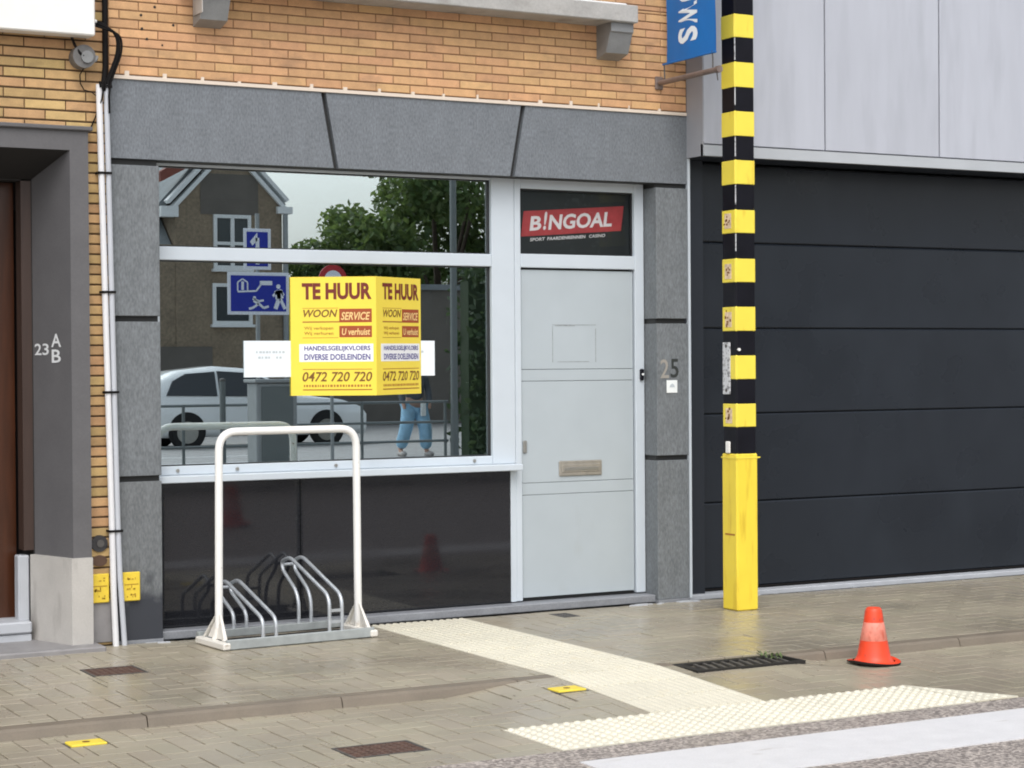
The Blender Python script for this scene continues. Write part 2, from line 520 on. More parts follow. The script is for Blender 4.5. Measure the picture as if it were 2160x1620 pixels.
WL = {}     # world position of every object built here (nothing that has children is rotated)
def link(name, me, c, parent=None, rot=None, **kw):
    o = bpy.data.objects.new(name, me)
    COL.objects.link(o)
    WL[o] = Vector(c)
    if parent:
        o.parent = parent
        o.location = Vector(c) - WL[parent]
    else:
        o.location = c
    if rot:
        o.rotation_euler = rot
    for k, val in kw.items():
        o[k] = val
    return o

def thing(name, label, cat, loc, group=None):
    o = bpy.data.objects.new(name, None)
    o.empty_display_size = .2
    COL.objects.link(o)
    o.location = loc
    WL[o] = Vector(loc)
    o['label'] = label
    o['category'] = cat
    if group:
        o['group'] = group
    return o

def tag(o, label, cat, group=None):
    o['label'] = label
    o['category'] = cat
    if group:
        o['group'] = group
    return o

def struct(name, loc=(0, 0, 0)):
    o = bpy.data.objects.new(name, None)
    COL.objects.link(o)
    o.location = loc
    WL[o] = Vector(loc)
    o['kind'] = 'structure'
    return o

def fillet(pts, r, n=6):
    """round the corners of a polyline"""
    pts = [Vector(p) for p in pts]
    rs = r if isinstance(r, (list, tuple)) else [r] * (len(pts) - 2)
    out = [pts[0]]
    for i in range(1, len(pts) - 1):
        p, a, b = pts[i], pts[i - 1], pts[i + 1]
        da, db = (a - p), (b - p)
        rr = min(rs[i - 1], da.length * .48, db.length * .48)
        q0, q1 = p + da.normalized() * rr, p + db.normalized() * rr
        for k in range(n + 1):
            t = k / n
            out.append(q0 * (1 - t) ** 2 + p * 2 * t * (1 - t) + q1 * t ** 2)
    out.append(pts[-1])
    return out

_txt = {}
def text_pts(body, bold=0, shear=0):
    key = (body, bold, shear)
    if key not in _txt:
        cu = bpy.data.curves.new('text', 'FONT')
        cu.body = body
        cu.offset = bold
        cu.shear = shear
        cu.resolution_u = 3
        o = bpy.data.objects.new('text', cu)
        COL.objects.link(o)
        dg = bpy.context.evaluated_depsgraph_get()
        me = bpy.data.meshes.new_from_object(o.evaluated_get(dg))
        vs_ = [v.co.copy() for v in me.vertices]
        fs = [tuple(p.vertices) for p in me.polygons]
        bpy.data.objects.remove(o)
        bpy.data.curves.remove(cu)
        bpy.data.meshes.remove(me)
        lo = (min(v.x for v in vs_), min(v.y for v in vs_))
        hi = (max(v.x for v in vs_), max(v.y for v in vs_))
        _txt[key] = ([((v.x - lo[0]) / (hi[0] - lo[0]), (v.y - lo[1]) / (hi[1] - lo[1])) for v in vs_], fs)
    return _txt[key]

def text(mb, body, O, ex, ey, w, h, bold=.02, shear=0, th=.0015):
    """flat lettering in the box w x h whose lower left corner is O; ex, ey unit directions (slightly thick)"""
    O, ex, ey = Vector(O), Vector(ex), Vector(ey)
    nz = ex.cross(ey).normalized()
    pts, fs = text_pts(body, bold, shear)
    mb.add([O + ex * (a * w) + ey * (b * h) + nz * th for a, b in pts], fs)
    return mb

def quad(mb, O, ex, ey, x0, x1, y0, y1, th=.001):
    """thin printed block"""
    O, ex, ey = Vector(O), Vector(ex), Vector(ey)
    nz = ex.cross(ey).normalized()
    p = [O + ex * a + ey * b + nz * t for t in (0, th) for a, b in ((x0, y0), (x1, y0), (x1, y1), (x0, y1))]
    mb.add(p, [(0, 3, 2, 1), (4, 5, 6, 7), (0, 1, 5, 4), (1, 2, 6, 5), (2, 3, 7, 6), (3, 0, 4, 7)])
    return mb

X, Y, Z = Vector((1, 0, 0)), Vector((0, 1, 0)), Vector((0, 0, 1))

# ================================================================== GROUND
KERB_Y = -2.38
LOW = -0.05
ROAD_Y = -3.885
def smooth(a, b, x):
    t = max(0, min(1, (x - a) / (b - a)))
    return t * t * (3 - 2 * t)

def low_z(x, y):
    """height of the lower pavement: 5 cm under the footway, brought up flush at the crossing"""
    s = smooth(.95, 1.55, x) * (1 - smooth(2.95, 3.45, x))
    return LOW - LOW * s * max(0, 1 - (KERB_Y - y) / .95)

g = MB().box(-250, 250, -300, 200, -.6, -.16).build('ground', M['ground'], kind='structure')
road = MB().box(-90, 110, -13.2, ROAD_Y, -.15, LOW).build('road', M['asphalt'], kind='structure')
far_pave = MB().box(-90, 110, -60, -13.2, -.15, .02).build('far_pavement', M['road2'], kind='structure')
mk = MB()
mk.box(.75, 40, -4.705, -4.135, LOW, LOW + .004)
mk.build('road_marking', M['road_white'], kind='structure')
mk = MB()
for y in (-19.4, -21.6):
    mk.box(6.6, 9.4, y - .07, y + .07, .02, .024)
mk.build('parking_marking', M['road_white'], kind='structure')

PW = .122       # paver module
def paver_mesh(name, lx, ly, m):
    c, h, t = .0016, .05, .002
    x, y = lx / 2, ly / 2
    vs_ = [(-x + c, -y + c, 0), (x - c, -y + c, 0), (x - c, y - c, 0), (-x + c, y - c, 0),
           (-x, -y, -t), (x, -y, -t), (x, y, -t), (-x, y, -t), (-x, -y, -h), (x, -y, -h), (x, y, -h), (-x, y, -h)]
    fs = [(0, 1, 2, 3)] + [(4 + i, 4 + (i + 1) % 4, (i + 1) % 4, i) for i in range(4)] + [(8 + i, 8 + (i + 1) % 4, 4 + (i + 1) % 4, 4 + i) for i in range(4)]
    return vs_, fs

def herringbone(name, x0, x1, y0, y1, zf, skip):
    """paved surface: the largest pavers in the picture as parts, the rest joined"""
    base = MB()
    nx = 216
    rows = [y0 + (y1 - y0) * j / 8 for j in range(9)]
    vs_ = [(x0 + (x1 - x0) * i / nx, y, zf(x0 + (x1 - x0) * i / nx, y) - .013) for i in range(nx + 1) for y in rows]
    base.add(vs_, [(i * 9 + j, (i + 1) * 9 + j, (i + 1) * 9 + j + 1, i * 9 + j + 1) for i in range(nx) for j in range(8)])
    root = base.build(name, M['joint'], kind='structure')
    cells = []
    gap = .0065
    for i in range(int(x0 / PW) - 1, int(x1 / PW) + 2):
        for j in range(int(y0 / PW) - 1, int(y1 / PW) + 2):
            s = (i - j) % 4
            if s == 0:
                a = [i * PW, (i + 2) * PW, j * PW, (j + 1) * PW]
            elif s == 2:
                a = [i * PW, (i + 1) * PW, (j - 1) * PW, (j + 1) * PW]
            else:
                continue
            a[0], a[1], a[2], a[3] = max(a[0], x0), min(a[1], x1), max(a[2], y0), min(a[3], y1)
            if a[1] - a[0] < .02 or a[3] - a[2] < .02:
                continue
            parts = [a]
            for (sx0, sx1, sy0, sy1) in skip:       # keep clear of inlaid pieces, cutting pavers at their edges
                nxt = []
                for b in parts:
                    if b[0] >= sx1 or b[1] <= sx0 or b[2] >= sy1 or b[3] <= sy0:
                        nxt.append(b)
                        continue
                    for q in ([b[0], min(b[1], sx0), b[2], b[3]], [max(b[0], sx1), b[1], b[2], b[3]],
                              [max(b[0], sx0), min(b[1], sx1), b[2], min(b[3], sy0)], [max(b[0], sx0), min(b[1], sx1), max(b[2], sy1), b[3]]):
                        if q[1] - q[0] > .015 and q[3] - q[2] > .015:
                            nxt.append(q)
                parts = nxt
            cells += parts
    rank = []
    for b in cells:
        c = Vector(((b[0] + b[1]) / 2, (b[2] + b[3]) / 2, 0))
        c.z = zf(c.x, c.y)
        d = in_view(c)
        area = (b[1] - b[0]) * (b[3] - b[2])
        rank.append((-(area / d ** 3) if d else 0, c, b))
    rank.sort(key=lambda t: t[0])
    cache = {}
    rest = MB()
    for k, (w, c, b) in enumerate(rank):
        lx, ly = b[1] - b[0] - gap, b[3] - b[2] - gap
        z = c.z + random.uniform(-.0012, .0012)
        tx = math.atan((zf(c.x, c.y + .05) - zf(c.x, c.y - .05)) / .1) + random.gauss(0, .004)
        ty = -math.atan((zf(c.x + .05, c.y) - zf(c.x - .05, c.y)) / .1) + random.gauss(0, .004)
        if k < 300 and w < 0:
            key = (round(lx, 3), round(ly, 3))
            if key not in cache:
                v2, f2 = paver_mesh('paver', lx, ly, None)
                me = bpy.data.meshes.new('paver')
                me.from_pydata(v2, [], f2)
                me.materials.append(M['paver'])
                cache[key] = me
            link('paver', cache[key], (c.x, c.y, z), root, rot=(tx, ty, 0))
        else:
            v2, f2 = paver_mesh('paver', lx, ly, None)
            rm = Matrix.Translation((c.x, c.y, z)) @ Matrix.Rotation(ty, 4, 'Y') @ Matrix.Rotation(tx, 4, 'X')
            rest.add([rm @ Vector(p) for p in v2], f2)
    rest.build('paver_field', M['paver_s'], root, kind='stuff')
    return root

RIB = (1.652, 2.316)             # tactile guide strip, from the shop to the road
NUB = (-3.868, -3.318)           # studded row along the road
COV = dict(left=(-.45, -.145, -1.10, -.82), low=(-.04, .335, -3.56, -3.30), small=(2.90, 3.03, -.335, -.125),
           ya=(-1.04, -.85, -2.69, -2.56), yb=(1.452, 1.640, -2.74, -2.60), grate=(2.40, 3.12, -2.60, -2.335))
footway = herringbone('footway', -2.6, 8.2, KERB_Y + .105, -.02, lambda x, y: 0,
                      [(RIB[0], RIB[1], -9, 9), COV['left'], COV['small'], COV['grate']])
lower = herringbone('lower_pavement', -2.6, 8.2, ROAD_Y, KERB_Y - .002, low_z,
                    [(RIB[0], RIB[1], NUB[1], 9), (.82, 3.215, NUB[0] - .1, NUB[1]), COV['low'], COV['ya'], COV['yb'], COV['grate']])

# kerbstones between footway and lower pavement
kerb = MB().box(-2.6, 8.2, KERB_Y + .01, KERB_Y + .09, -.2, -.03).build('kerb', M['joint'], kind='structure')
x = -2.58
while x < 8.1:
    x1 = x + 1.0
    for a, b in ((x, min(x1, RIB[0])), (max(x, RIB[1]), x1)):
        segs = [(a, b)]
        g0, g1 = COV['grate'][0], COV['grate'][1]
        segs = [s for s in ((a, min(b, g0)), (max(a, g1), b))] if a < g1 and b > g0 else segs
        for s0, s1 in segs:
            if s1 - s0 > .03:
                m = MB()
                y0, y1 = KERB_Y, KERB_Y + .1
                zz = random.uniform(-.002, .002)
                for t0, t1 in ((s0 + .003, s1 - .003),):
                    m.prism([(y0 - .018, LOW - .03), (y0 - .018, LOW), (y0 - .004, -.012 + zz), (y0 + .008, zz), (y1 - .004, .001 + zz), (y1, -.004), (y1, LOW - .03)], 'x', t0, t1)
                m.build('kerbstone', M['kerb'], kerb)
    x = x1

# tactile paving
tact = MB().box(RIB[0] + .01, RIB[1] - .01, -3.3, -.05, -.2, -.09).build('tactile_paving', M['joint'], kind='structure')
TS = (RIB[1] - RIB[0]) / 2
def warp(m, z0):
    for p in m.v:
        p.z += low_z(p.x, p.y) if p.y < KERB_Y else 0
    return m
yy = -.035
while yy - TS > NUB[1] - .2:
    y1 = max(yy - TS, NUB[1])
    for k in range(2):
        x0, x1 = RIB[0] + k * TS, RIB[0] + (k + 1) * TS
        m = MB().box(x0 + .002, x1 - .002, y1 + .002, yy - .002, -.04, .001)
        n = 7
        for r in range(n):
            xc = x0 + (r + .5) * TS / n
            m.prism([(xc - .015, .001), (xc - .009, .0075), (xc + .009, .0075), (xc + .015, .001)], 'y', y1 + .008, yy - .008)
        warp(m, 0).build('ribbed_tile', M['tactile'], tact)
    yy -= TS
TN = (NUB[1] - NUB[0]) / 2
nx_ = 9
for i in range(nx_):
    for j in range(2):
        x0 = .82 + i * .2985
        x1 = x0 + .2985
        y0 = NUB[0] + j * TN
        cut = lambda y: 3.214 + (3.49 - 3.214) * (NUB[1] - y) / (NUB[1] - NUB[0])       # the end of the row is cut on the slant
        m = MB()
        if i == nx_ - 1:
            m.prism([(x0 + .002, y0 + .002), (cut(y0), y0 + .002), (cut(y0 + TN), y0 + TN - .002), (x0 + .002, y0 + TN - .002)], 'z', -.04, .0045)
        else:
            m.box(x0 + .002, x1 - .002, y0 + .002, y0 + TN - .002, -.04, .001)
        for a in range(5):
            for b in range(5):
                cx, cy_ = x0 + (a + .5) * .2985 / 5, y0 + (b + .5) * TN / 5
                if i == nx_ - 1 and cx > cut(cy_) - .02:
                    continue
                m.lathe((cx, cy_, 0), [(.019, .001), (.016, .007), (.008, .0105), (.0005, .011)], 8)
        warp(m, 0).build('studded_tile', M['tactile'], tact)

cr_m = MB()
random.seed(31)
for _ in range(22):
    cx = random.choice((random.uniform(.15, .4), random.uniform(3.5, 4.1), random.uniform(3.9, 4.25), random.uniform(4.3, 6.0)))
    cy_ = -.03 - abs(random.gauss(0, .03)) + (.0 if cx < 4.15 else .06)
    a, b = random.uniform(.02, .12), random.uniform(.008, .022)
    cr_m.prism([(cx, cy_), (cx + a, cy_ - b * .3), (cx + a * .9, cy_ + b), (cx + a * .2, cy_ + b)], 'z', -.002, random.uniform(.003, .008))
cr_m.build('mortar_crumbs', M['step'], kind='stuff')
random.seed(19)
lf = MB()
for _ in range(60):
    c = Vector((random.uniform(-1.2, 5.5), random.uniform(-3.7, -.1), 0))
    if RIB[0] < c.x < RIB[1] or c.y < NUB[1] and c.x > .8 or abs(c.y - KERB_Y) < .12:
        continue
    c.z = (low_z(c.x, c.y) if c.y < KERB_Y else 0) + .003
    q, a = random.uniform(0, 6.28), random.uniform(.004, .012)
    d1, d2 = Vector((math.cos(q), math.sin(q), .15)) * a, Vector((-math.sin(q), math.cos(q), .1)) * a * .55
    lf.add([c - d1, c + d2, c + d1, c - d2], [(0, 1, 2, 3)])
lf.build('litter_bits', M['iron'], kind='stuff')
# covers, drain, weeds
def cover(name, key, label, cat, m, z, pattern=True, border=M['iron_dk']):
    x0, x1, y0, y1 = COV[key]
    zc = z((x0 + x1) / 2, (y0 + y1) / 2)
    t = thing(name, label, cat, ((x0 + x1) / 2, (y0 + y1) / 2, zc))
    fr = MB()
    w = .014
    for b in ((x0 + .003, x1 - .003, y0 + .003, y0 + w), (x0 + .003, x1 - .003, y1 - w, y1 - .003), (x0 + .003, x0 + w, y0 + w, y1 - w), (x1 - w, x1 - .003, y0 + w, y1 - w)):
        fr.box(b[0], b[1], b[2], b[3], zc - .04, zc + .001)
    fr.build('frame', border, t)
    lid = MB().box(x0 + w + .003, x1 - w - .003, y0 + w + .003, y1 - w - .003, zc - .04, zc - .001)
    if pattern:
        n1, n2 = int((x1 - x0) / .035), int((y1 - y0) / .035)
        for i in range(1, n1):
            for j in range(1, n2):
                cx, cy_ = x0 + (x1 - x0) * i / n1, y0 + (y1 - y0) * j / n2
                lid.box(cx - .01, cx + .01, cy_ - .006, cy_ + .006, zc - .002, zc + .0025)
    lid.build('lid', m, t)
    return t
flat0 = lambda x, y: 0
cover('utility_cover', 'left', 'rusty brown iron cover in the pavers near the pipes', 'utility cover', M['iron'], flat0)
cover('utility_cover', 'low', 'larger rusty brown iron cover in the lower pavement near the road', 'utility cover', M['iron'], low_z)
cover('utility_cover', 'small', 'small dark iron cover on the pavement in front of the grey door', 'utility cover', M['iron_dk'], flat0)
def ycover(key, label):
    x0, x1, y0, y1 = COV[key]
    xc, yc = (x0 + x1) / 2, (y0 + y1) / 2
    zc = low_z(xc, yc)
    t = thing('valve_cover', label, 'valve cover', (xc, yc, zc), 'yellow valve covers in the lower pavement')
    MB().box(x0 + .002, x1 - .002, y0 + .002, y1 - .002, zc - .04, zc - .002).build('rim', M['iron_dk'], t)
    MB().box(x0 + .012, x1 - .012, y0 + .008, y1 - .012, zc - .03, zc + .007, .004).build('lid', M['cover_y'], t)
    MB().lathe((xc, yc, zc + .007), [(.018, 0), (.018, .001), (.0005, .0012)], 12).build('key_hole', M['brown_dk'], t)
ycover('ya', 'yellow valve cover at the lower left, below the kerb')
ycover('yb', 'yellow valve cover touching the cream tactile strip')
x0, x1, y0, y1 = COV['grate']
t = thing('drain_grate', 'dark iron gully grate with slanting bars beside the tactile strip', 'drain', ((x0 + x1) / 2, (y0 + y1) / 2, 0))
MB().box(x0 + .01, x1 - .01, y0 + .01, y1 - .01, -.15, -.10).build('pit', M['pit'], t)
fr = MB()
for b in ((x0, x1, y0, y0 + .02), (x0, x1, y1 - .045, y1), (x0, x0 + .05, y0 + .02, y1 - .045), (x1 - .02, x1, y0 + .02, y1 - .045)):
    fr.box(b[0], b[1], b[2], b[3], -.10, .0)
fr.build('frame', M['iron_bk'], t)
for k in range(10):
    xa = x0 + .075 + k * .060
    MB().prism([(xa, y0 + .018), (xa + .015, y0 + .018), (xa + .060, y1 - .043), (xa + .045, y1 - .043)], 'z', -.012, -.002).build('bar', M['iron_gr'], t)
def leaves(mb, n, fn, size, up=.3):
    for _ in range(n):
        c = Vector(fn())
        d = Vector((random.gauss(0, 1), random.gauss(0, 1), random.gauss(0, 1) + up)).normalized()
        a = d.orthogonal().normalized()
        a.rotate(Matrix.Rotation(random.uniform(0, 6.28), 3, d))
        b = d.cross(a)
        s = size * random.uniform(.6, 1.4)
        mb.add([c - a * s, c + b * s * .5, c + a * s, c - b * s * .5], [(0, 1, 2, 3)])
    return mb
wd = MB()
leaves(wd, 34, lambda: (random.gauss(3.03, .04), random.gauss(-2.40, .045), abs(random.gauss(0, .012))), .014)
tag(wd.build('weeds', M['weed']), 'small green weeds growing out of the right end of the drain grate', 'weeds')

# ================================================================== SHOP BUILDING (orange brick, grey stone front)
shop = thing('brick_building', 'orange brick building with grey stone shopfront, wide window and pale grey door', 'building', (2.05, .2, 0))
def brick_wall(parent, name, regions, module, pitch, z0, off, mat_p, mat_s, mortar, visible, yf=0, reveal=.005, bed=.0075, head=.0055):
    """mortar bed + stretcher-bond bricks; regions: list of (x0,x1,z0,z1)"""
    wall = MB()
    for (a, b, c, d) in regions:
        wall.box(a, b, yf + reveal, yf + .3, c, d)
    wall = wall.build(name, mortar, parent)
    cache, rest, n = {}, MB(), 0
    for (a, b, c, d) in regions:
        k0 = int(math.floor((c - z0) / pitch))
        k = k0
        while z0 + k * pitch < d - .01:
            za, zb = max(c, z0 + k * pitch), min(d, z0 + (k + 1) * pitch)
            if zb - za > .012:
                o = off + (module / 2 if k % 2 else 0)
                i = int(math.floor((a - o) / module))
                while o + i * module < b:
                    xa, xb = max(a, o + i * module), min(b, o + (i + 1) * module)
                    i += 1
                    if xb - xa < .02:
                        continue
                    w, h = round(xb - xa - head, 3), round(zb - za - bed, 4)
                    cpos = Vector(((xa + xb) / 2, yf + random.uniform(-.001, .001), (za + zb) / 2))
                    c3, dd = .003, .02
                    v2 = [(-w / 2 + c3, 0, -h / 2 + c3), (w / 2 - c3, 0, -h / 2 + c3), (w / 2 - c3, 0, h / 2 - c3), (-w / 2 + c3, 0, h / 2 - c3),
                          (-w / 2, c3, -h / 2), (w / 2, c3, -h / 2), (w / 2, c3, h / 2), (-w / 2, c3, h / 2),
                          (-w / 2, dd, -h / 2), (w / 2, dd, -h / 2), (w / 2, dd, h / 2), (-w / 2, dd, h / 2)]
                    f2 = [(0, 1, 2, 3)] + [(4 + q, 4 + (q + 1) % 4, (q + 1) % 4, q) for q in range(4)] + [(8 + q, 8 + (q + 1) % 4, 4 + (q + 1) % 4, 4 + q) for q in range(4)]
                    if n < 300 and visible(cpos):
                        key = (w, h)
                        if key not in cache:
                            me = bpy.data.meshes.new('brick')
                            me.from_pydata(v2, [], f2)
                            me.materials.append(mat_p)
                            cache[key] = me
                        link('brick', cache[key], cpos, wall, rot=(0, random.gauss(0, .002), 0))
                        n += 1
                    else:
                        rest.add([Vector(p) + cpos for p in v2], f2)
            k += 1
    if rest.v:
        rest.build('brick_field', mat_s, wall, kind='stuff')
    return wall
vis = lambda p: in_view(p, 25) is not None
ow = brick_wall(shop, 'front_wall', [(0, 4.1, 3.385, 4.06), (0, .75, 4.06, 5.6), (3.35, 4.1, 4.06, 5.6)], .239, .0545, 3.385, 2.934 - .239 * 12, M['brick_o'], M['brick_o_s'], M['mortar_o'], vis)
hl = MB()
for (hx, hz) in ((.20, 3.745), (.235, 3.605), (.285, 3.80), (.40, 3.70), (.205, 3.665), (.33, 3.575)):
    hl.disc((hx, -.001, hz), 'y', .008 if hx != .33 else .006, .004, 10)
hl.build('drill_hole', M['dark_in'], ow, kind='stuff')
cb = MB().box(.005, 4.095, -.012, .02, 3.358, 3.379)
for q in range(18):
    hx = .1 + q * .235 + random.uniform(-.01, .01)
    if hx < 4:
        cb.box(hx, hx + random.uniform(.006, .03), -.008, .01, 3.379, 3.379 + random.uniform(.008, .03))
cb.build('caulk_line', M['caulk'], shop)
# core behind the front
MB().box(0, 4.1, 4.4, 8, 0, 5.6).build('rear_wall', M['mortar_o'], shop)
MB().box(-.0, .30, .3, 4.4, 0, 5.6).build('side_wall', M['mortar_o'], shop)
MB().box(3.84, 4.1, .3, 4.4, 0, 5.6).build('side_wall', M['mortar_o'], shop)
MB().box(.30, 3.84, .31, 4.4, 3.02, 3.3).build('ceiling', M['shop_in'], shop)
MB().box(.30, 3.84, .31, 4.4, 0, .06).build('floor', M['shop_floor'], shop)
MB().box(.305, 3.835, 4.0, 4.35, .06, 3.02).build('inner_wall', M['shop_in'], shop)
MB().box(2.42, 2.50, .75, .83, .06, 3.02).build('inner_post', M['corbel'], shop)
# lintel of three stones with slanting joints
lin = MB().box(.002, 4.098, .035, .30, 2.886, 3.357).build('lintel', M['stone_dk'], shop)
LZ0, LZ1 = 2.888, 3.356
j = .017
for (a0, a1, b0, b1) in ((0, 1.375 - j, 0, 1.458 - j), (1.375 + j, 2.806 - j, 1.458 + j, 2.720 - j), (2.806 + j, 4.1, 2.720 + j, 4.1)):
    MB().prism([(b0, LZ0), (b1, LZ0), (a1, LZ1), (a0, LZ1)], 'y', 0, .14).build('lintel_stone', M['stone'], lin)
# pilasters
for (a, b, nm) in ((.004, .302, 0), (3.842, 4.098, 1)):
    pl = MB().box(a + .012, b - .004, .03, .3, 0, 2.8855).build('pilaster', M['stone_dk'], shop)
    cuts = [0.02, .980, 1.935, 2.866] if nm == 0 else [.02, .995, 1.938, 2.872]
    for k in range(3):
        MB().box(a, b, -.004, .26 if nm else .2, cuts[k] + (.017 if k else 0), cuts[k + 1] - .017, .003).build('pilaster_stone', M['stone_damp' if nm + k == 0 else 'stone_wet'], pl)
    MB().box(a, b, -.012, .2, -.02, .02).build('base_stone', M['stone_sill'], pl)
    if nm:
        text(MB(), '2', (3.868, -.005, 1.545), X, Z, .07, .13, .01).build('digit', M['number_br'], pl)
        text(MB(), '5', (3.952, -.005, 1.548), X, Z, .066, .13, .01).build('digit', M['number_dk'], pl)
# window
FY, FB = .15, .235
win = MB()
win.box(.25, 2.64, FY, FB, 2.872, 2.955, .004)
win.box(.25, 2.64, FY, FB, 2.298, 2.380, .004)
win.box(.25, 2.64, FY, FB, .985, 1.04, .004)
win.box(.25, .352, FY + .001, FB, .97, 2.955, .003)
win = win.build('shop_window', M['alu'], shop)
MB().box(.25, 2.818, .055, FB, .942, .984, .004).build('sill', M['alu'], win)
for sx in (.455, .84, 1.505, 2.50):
    MB().disc((sx, .148, 1.012), 'y', .011, .012, 10).build('drain_cap', M['steel'], win)
for (z0, z1) in ((2.380, 2.872), (1.04, 2.298)):
    MB().box(.352, 2.64, .192, .197, z0, z1).build('pane', M['pane'], win)
    gk = MB()
    w = .008
    gk.box(.352, 2.64, .178, .199, z0, z0 + w).box(.352, 2.64, .178, .199, z1 - w, z1)
    gk.box(.352, .352 + w, .178, .199, z0 + w, z1 - w).box(2.64 - w * 1.6, 2.64, .178, .199, z0 + w, z1 - w)
    gk.build('gasket', M['alu_dark'], win)
MB().box(2.64, 2.812, FY - .004, FB, .985, 2.955, .004).build('mullion', M['alu'], shop)
# dark panels under the window
for (a, b) in ((.30, 1.258), (1.263, 2.770)):
    MB().box(a, b, .15, .20, .058, .936, .002).build('lower_panel', M['panel_dk'], shop)
MB().box(2.773, 2.815, .148, .21, .058, .94, .003).build('panel_end_profile', M['alu'], shop)
MB().box(.30, 3.845, .03, .3, 0, .052, .006).build('threshold', M['stone_sill'], shop)
MB().box(.305, 2.8, .2, .3, .06, .98).build('parapet', M['shop_in'], shop)
# door
df = MB()
df.box(2.815, 2.862, FY - .002, FB, .06, 2.955, .004)
df.box(3.764, 3.838, FY - .002, FB, .06, 2.955, .004)
df.box(2.862, 3.764, FY - .001, FB, 2.296, 2.388, .004)
df.box(2.862, 3.764, FY - .001, FB, 2.826, 2.955, .004)
df = df.build('door_frame', M['alu'], shop)
door = MB().box(2.868, 3.758, .186, .225, .072, 2.288).build('door', M['alu_dark'], shop)
zs = [.076, .767, .848, 1.533, 1.612, 2.284]
for a, b in zip(zs[:-1], zs[1:]):
    MB().box(2.870, 3.756, .168, .19, a + .0015, b - .0015, .002).build('door_panel', M['alu_door'], door)
tp = MB()       # outline left behind by an old taped notice
for (a, b, c, d) in ((3.112, 3.455, 1.912, 1.916), (3.112, 3.116, 1.66, 1.905), (3.15, 3.40, 1.661, 1.665), (3.452, 3.457, 1.66, 1.89), (3.135, 3.29, 1.905, 1.911)):
    tp.box(a, b, .1665, .169, c, d)
tp.build('tape_residue', M['residue'], door)
ms = MB().box(3.155, 3.494, .155, .17, .886, .990, .006)
ms.box(3.175, 3.474, .150, .158, .912, .966, .004)
ms.build('mail_slot', M['brass'], door)
MB().box(3.19, 3.46, .146, .152, .925, .945, .002).build('slot_flap', M['steel'], door)
MB().box(2.878, 2.905, .155, .17, 1.052, 1.135, .004).build('lock', M['steel'], door)
MB().box(2.862, 3.764, .185, .20, .058, .07).build('door_gap', M['alu_dark'], shop)
# transom over the door with banner behind the glass
tr = MB().box(2.862, 3.764, .205, .215, 2.388, 2.826).build('transom_banner', M['bin_black'], shop)
sh = (3.700 - 2.965) and 0
ex = Vector((.997, 0, .075)).normalized()
ey = Vector((.14, 0, 1))
pr = MB()
O = Vector((2.893, .2035, 2.506))
quad(pr, O, ex, ey, 0, .795, 0, .172, .001)
pr.build('print', M['bin_red'], tr)
lt = MB()
text(lt, 'B', O + ex * .062 + ey * .036, ex, ey, .088, .098, .03, 0, .002)
text(lt, '!', O + ex * .166 + ey * .036, ex, ey, .022, .125, .03, 0, .002)
text(lt, 'NGOAL', O + ex * .208 + ey * .034, ex, ey, .505, .104, .03, 0, .002)
lt.build('lettering', M['bin_white'], tr)
lt = MB()
for body, a, w in (('SPORT', .075, .115), ('PAARDENRENNEN', .21, .30), ('CASINO', .54, .13)):
    text(lt, body, O + ex * a + ey * -.036, ex, ey, w, .022, .02, 0, .002)
lt.build('small_lettering', M['bin_white'], tr)
MB().box(2.862, 3.764, .194, .198, 2.388, 2.826).build('transom_pane', M['pane_transom'], shop)
gk = MB()
gk.box(2.862, 3.764, .18, .2, 2.388, 2.398).box(2.862, 3.764, .18, .2, 2.816, 2.826).box(2.862, 2.872, .18, .2, 2.398, 2.816).box(3.754, 3.764, .18, .2, 2.398, 2.816)
gk.build('transom_gasket', M['alu_dark'], shop)
# balcony slab on two brackets
bal = MB().box(.42, 3.565, -.23, .30, 3.925, 4.04, .006).build('balcony_slab', M['slab_c'], shop)
for bx in (.525, 3.375):
    if bx < 1:
        MB().box(bx - .006, bx - .0005, -.178, -.02, 3.762, 3.92).build('lit_side', M['plinth'], bal)  # lit left face of the bracket, put in as a pale sheet
    MB().prism([(0, 3.925), (-.19, 3.925), (-.19, 3.865), (-.175, 3.855), (-.12, 3.73), (0, 3.70)], 'x', bx, bx + .175).build('bracket', M['corbel'], bal)
uw = MB()
uw.box(.75, 3.35, .08, .15, 4.062, 4.15).box(.75, .85, .08, .15, 4.15, 5.5).box(3.25, 3.35, .08, .15, 4.15, 5.5).box(2.0, 2.1, .08, .15, 4.15, 5.5)
uw = uw.build('upper_window', M['pvc'], shop)
MB().box(.85, 3.25, .11, .12, 4.15, 5.5).build('pane', M['far_glass'], uw)
wr = MB().prism([(-.16, 4.041), (-.10, 4.075), (-.02, 4.085), (.0, 4.041)], 'x', 2.92, 3.545)
wr.build('white_sill_board', M['pvc'], bal)

# small things fixed on the shop
t = thing('doorbell', 'small black doorbell with a pale button at the right edge of the grey door', 'doorbell', (3.808, .14, 1.53))
MB().box(3.795, 3.822, .125, .148, 1.53, 1.61, .006).build('plate', M['black'], t)
MB().disc((3.808, .123, 1.572), 'y', .008, .008, 12).build('button', M['sticker'], t)
t = thing('sticker', 'small white square sticker with a grey emblem under the house number', 'sticker', (3.962, -.006, 1.445))
MB().box(3.918, 4.006, -.009, -.0045, 1.443, 1.530, .002).build('sheet', M['sticker'], t)
pm = MB().prism([(3.940, 1.482), (3.984, 1.482), (3.976, 1.500), (3.962, 1.508), (3.948, 1.500)], 'y', -.0105, -.009)
pm.build('emblem', M['grey_print'], t)

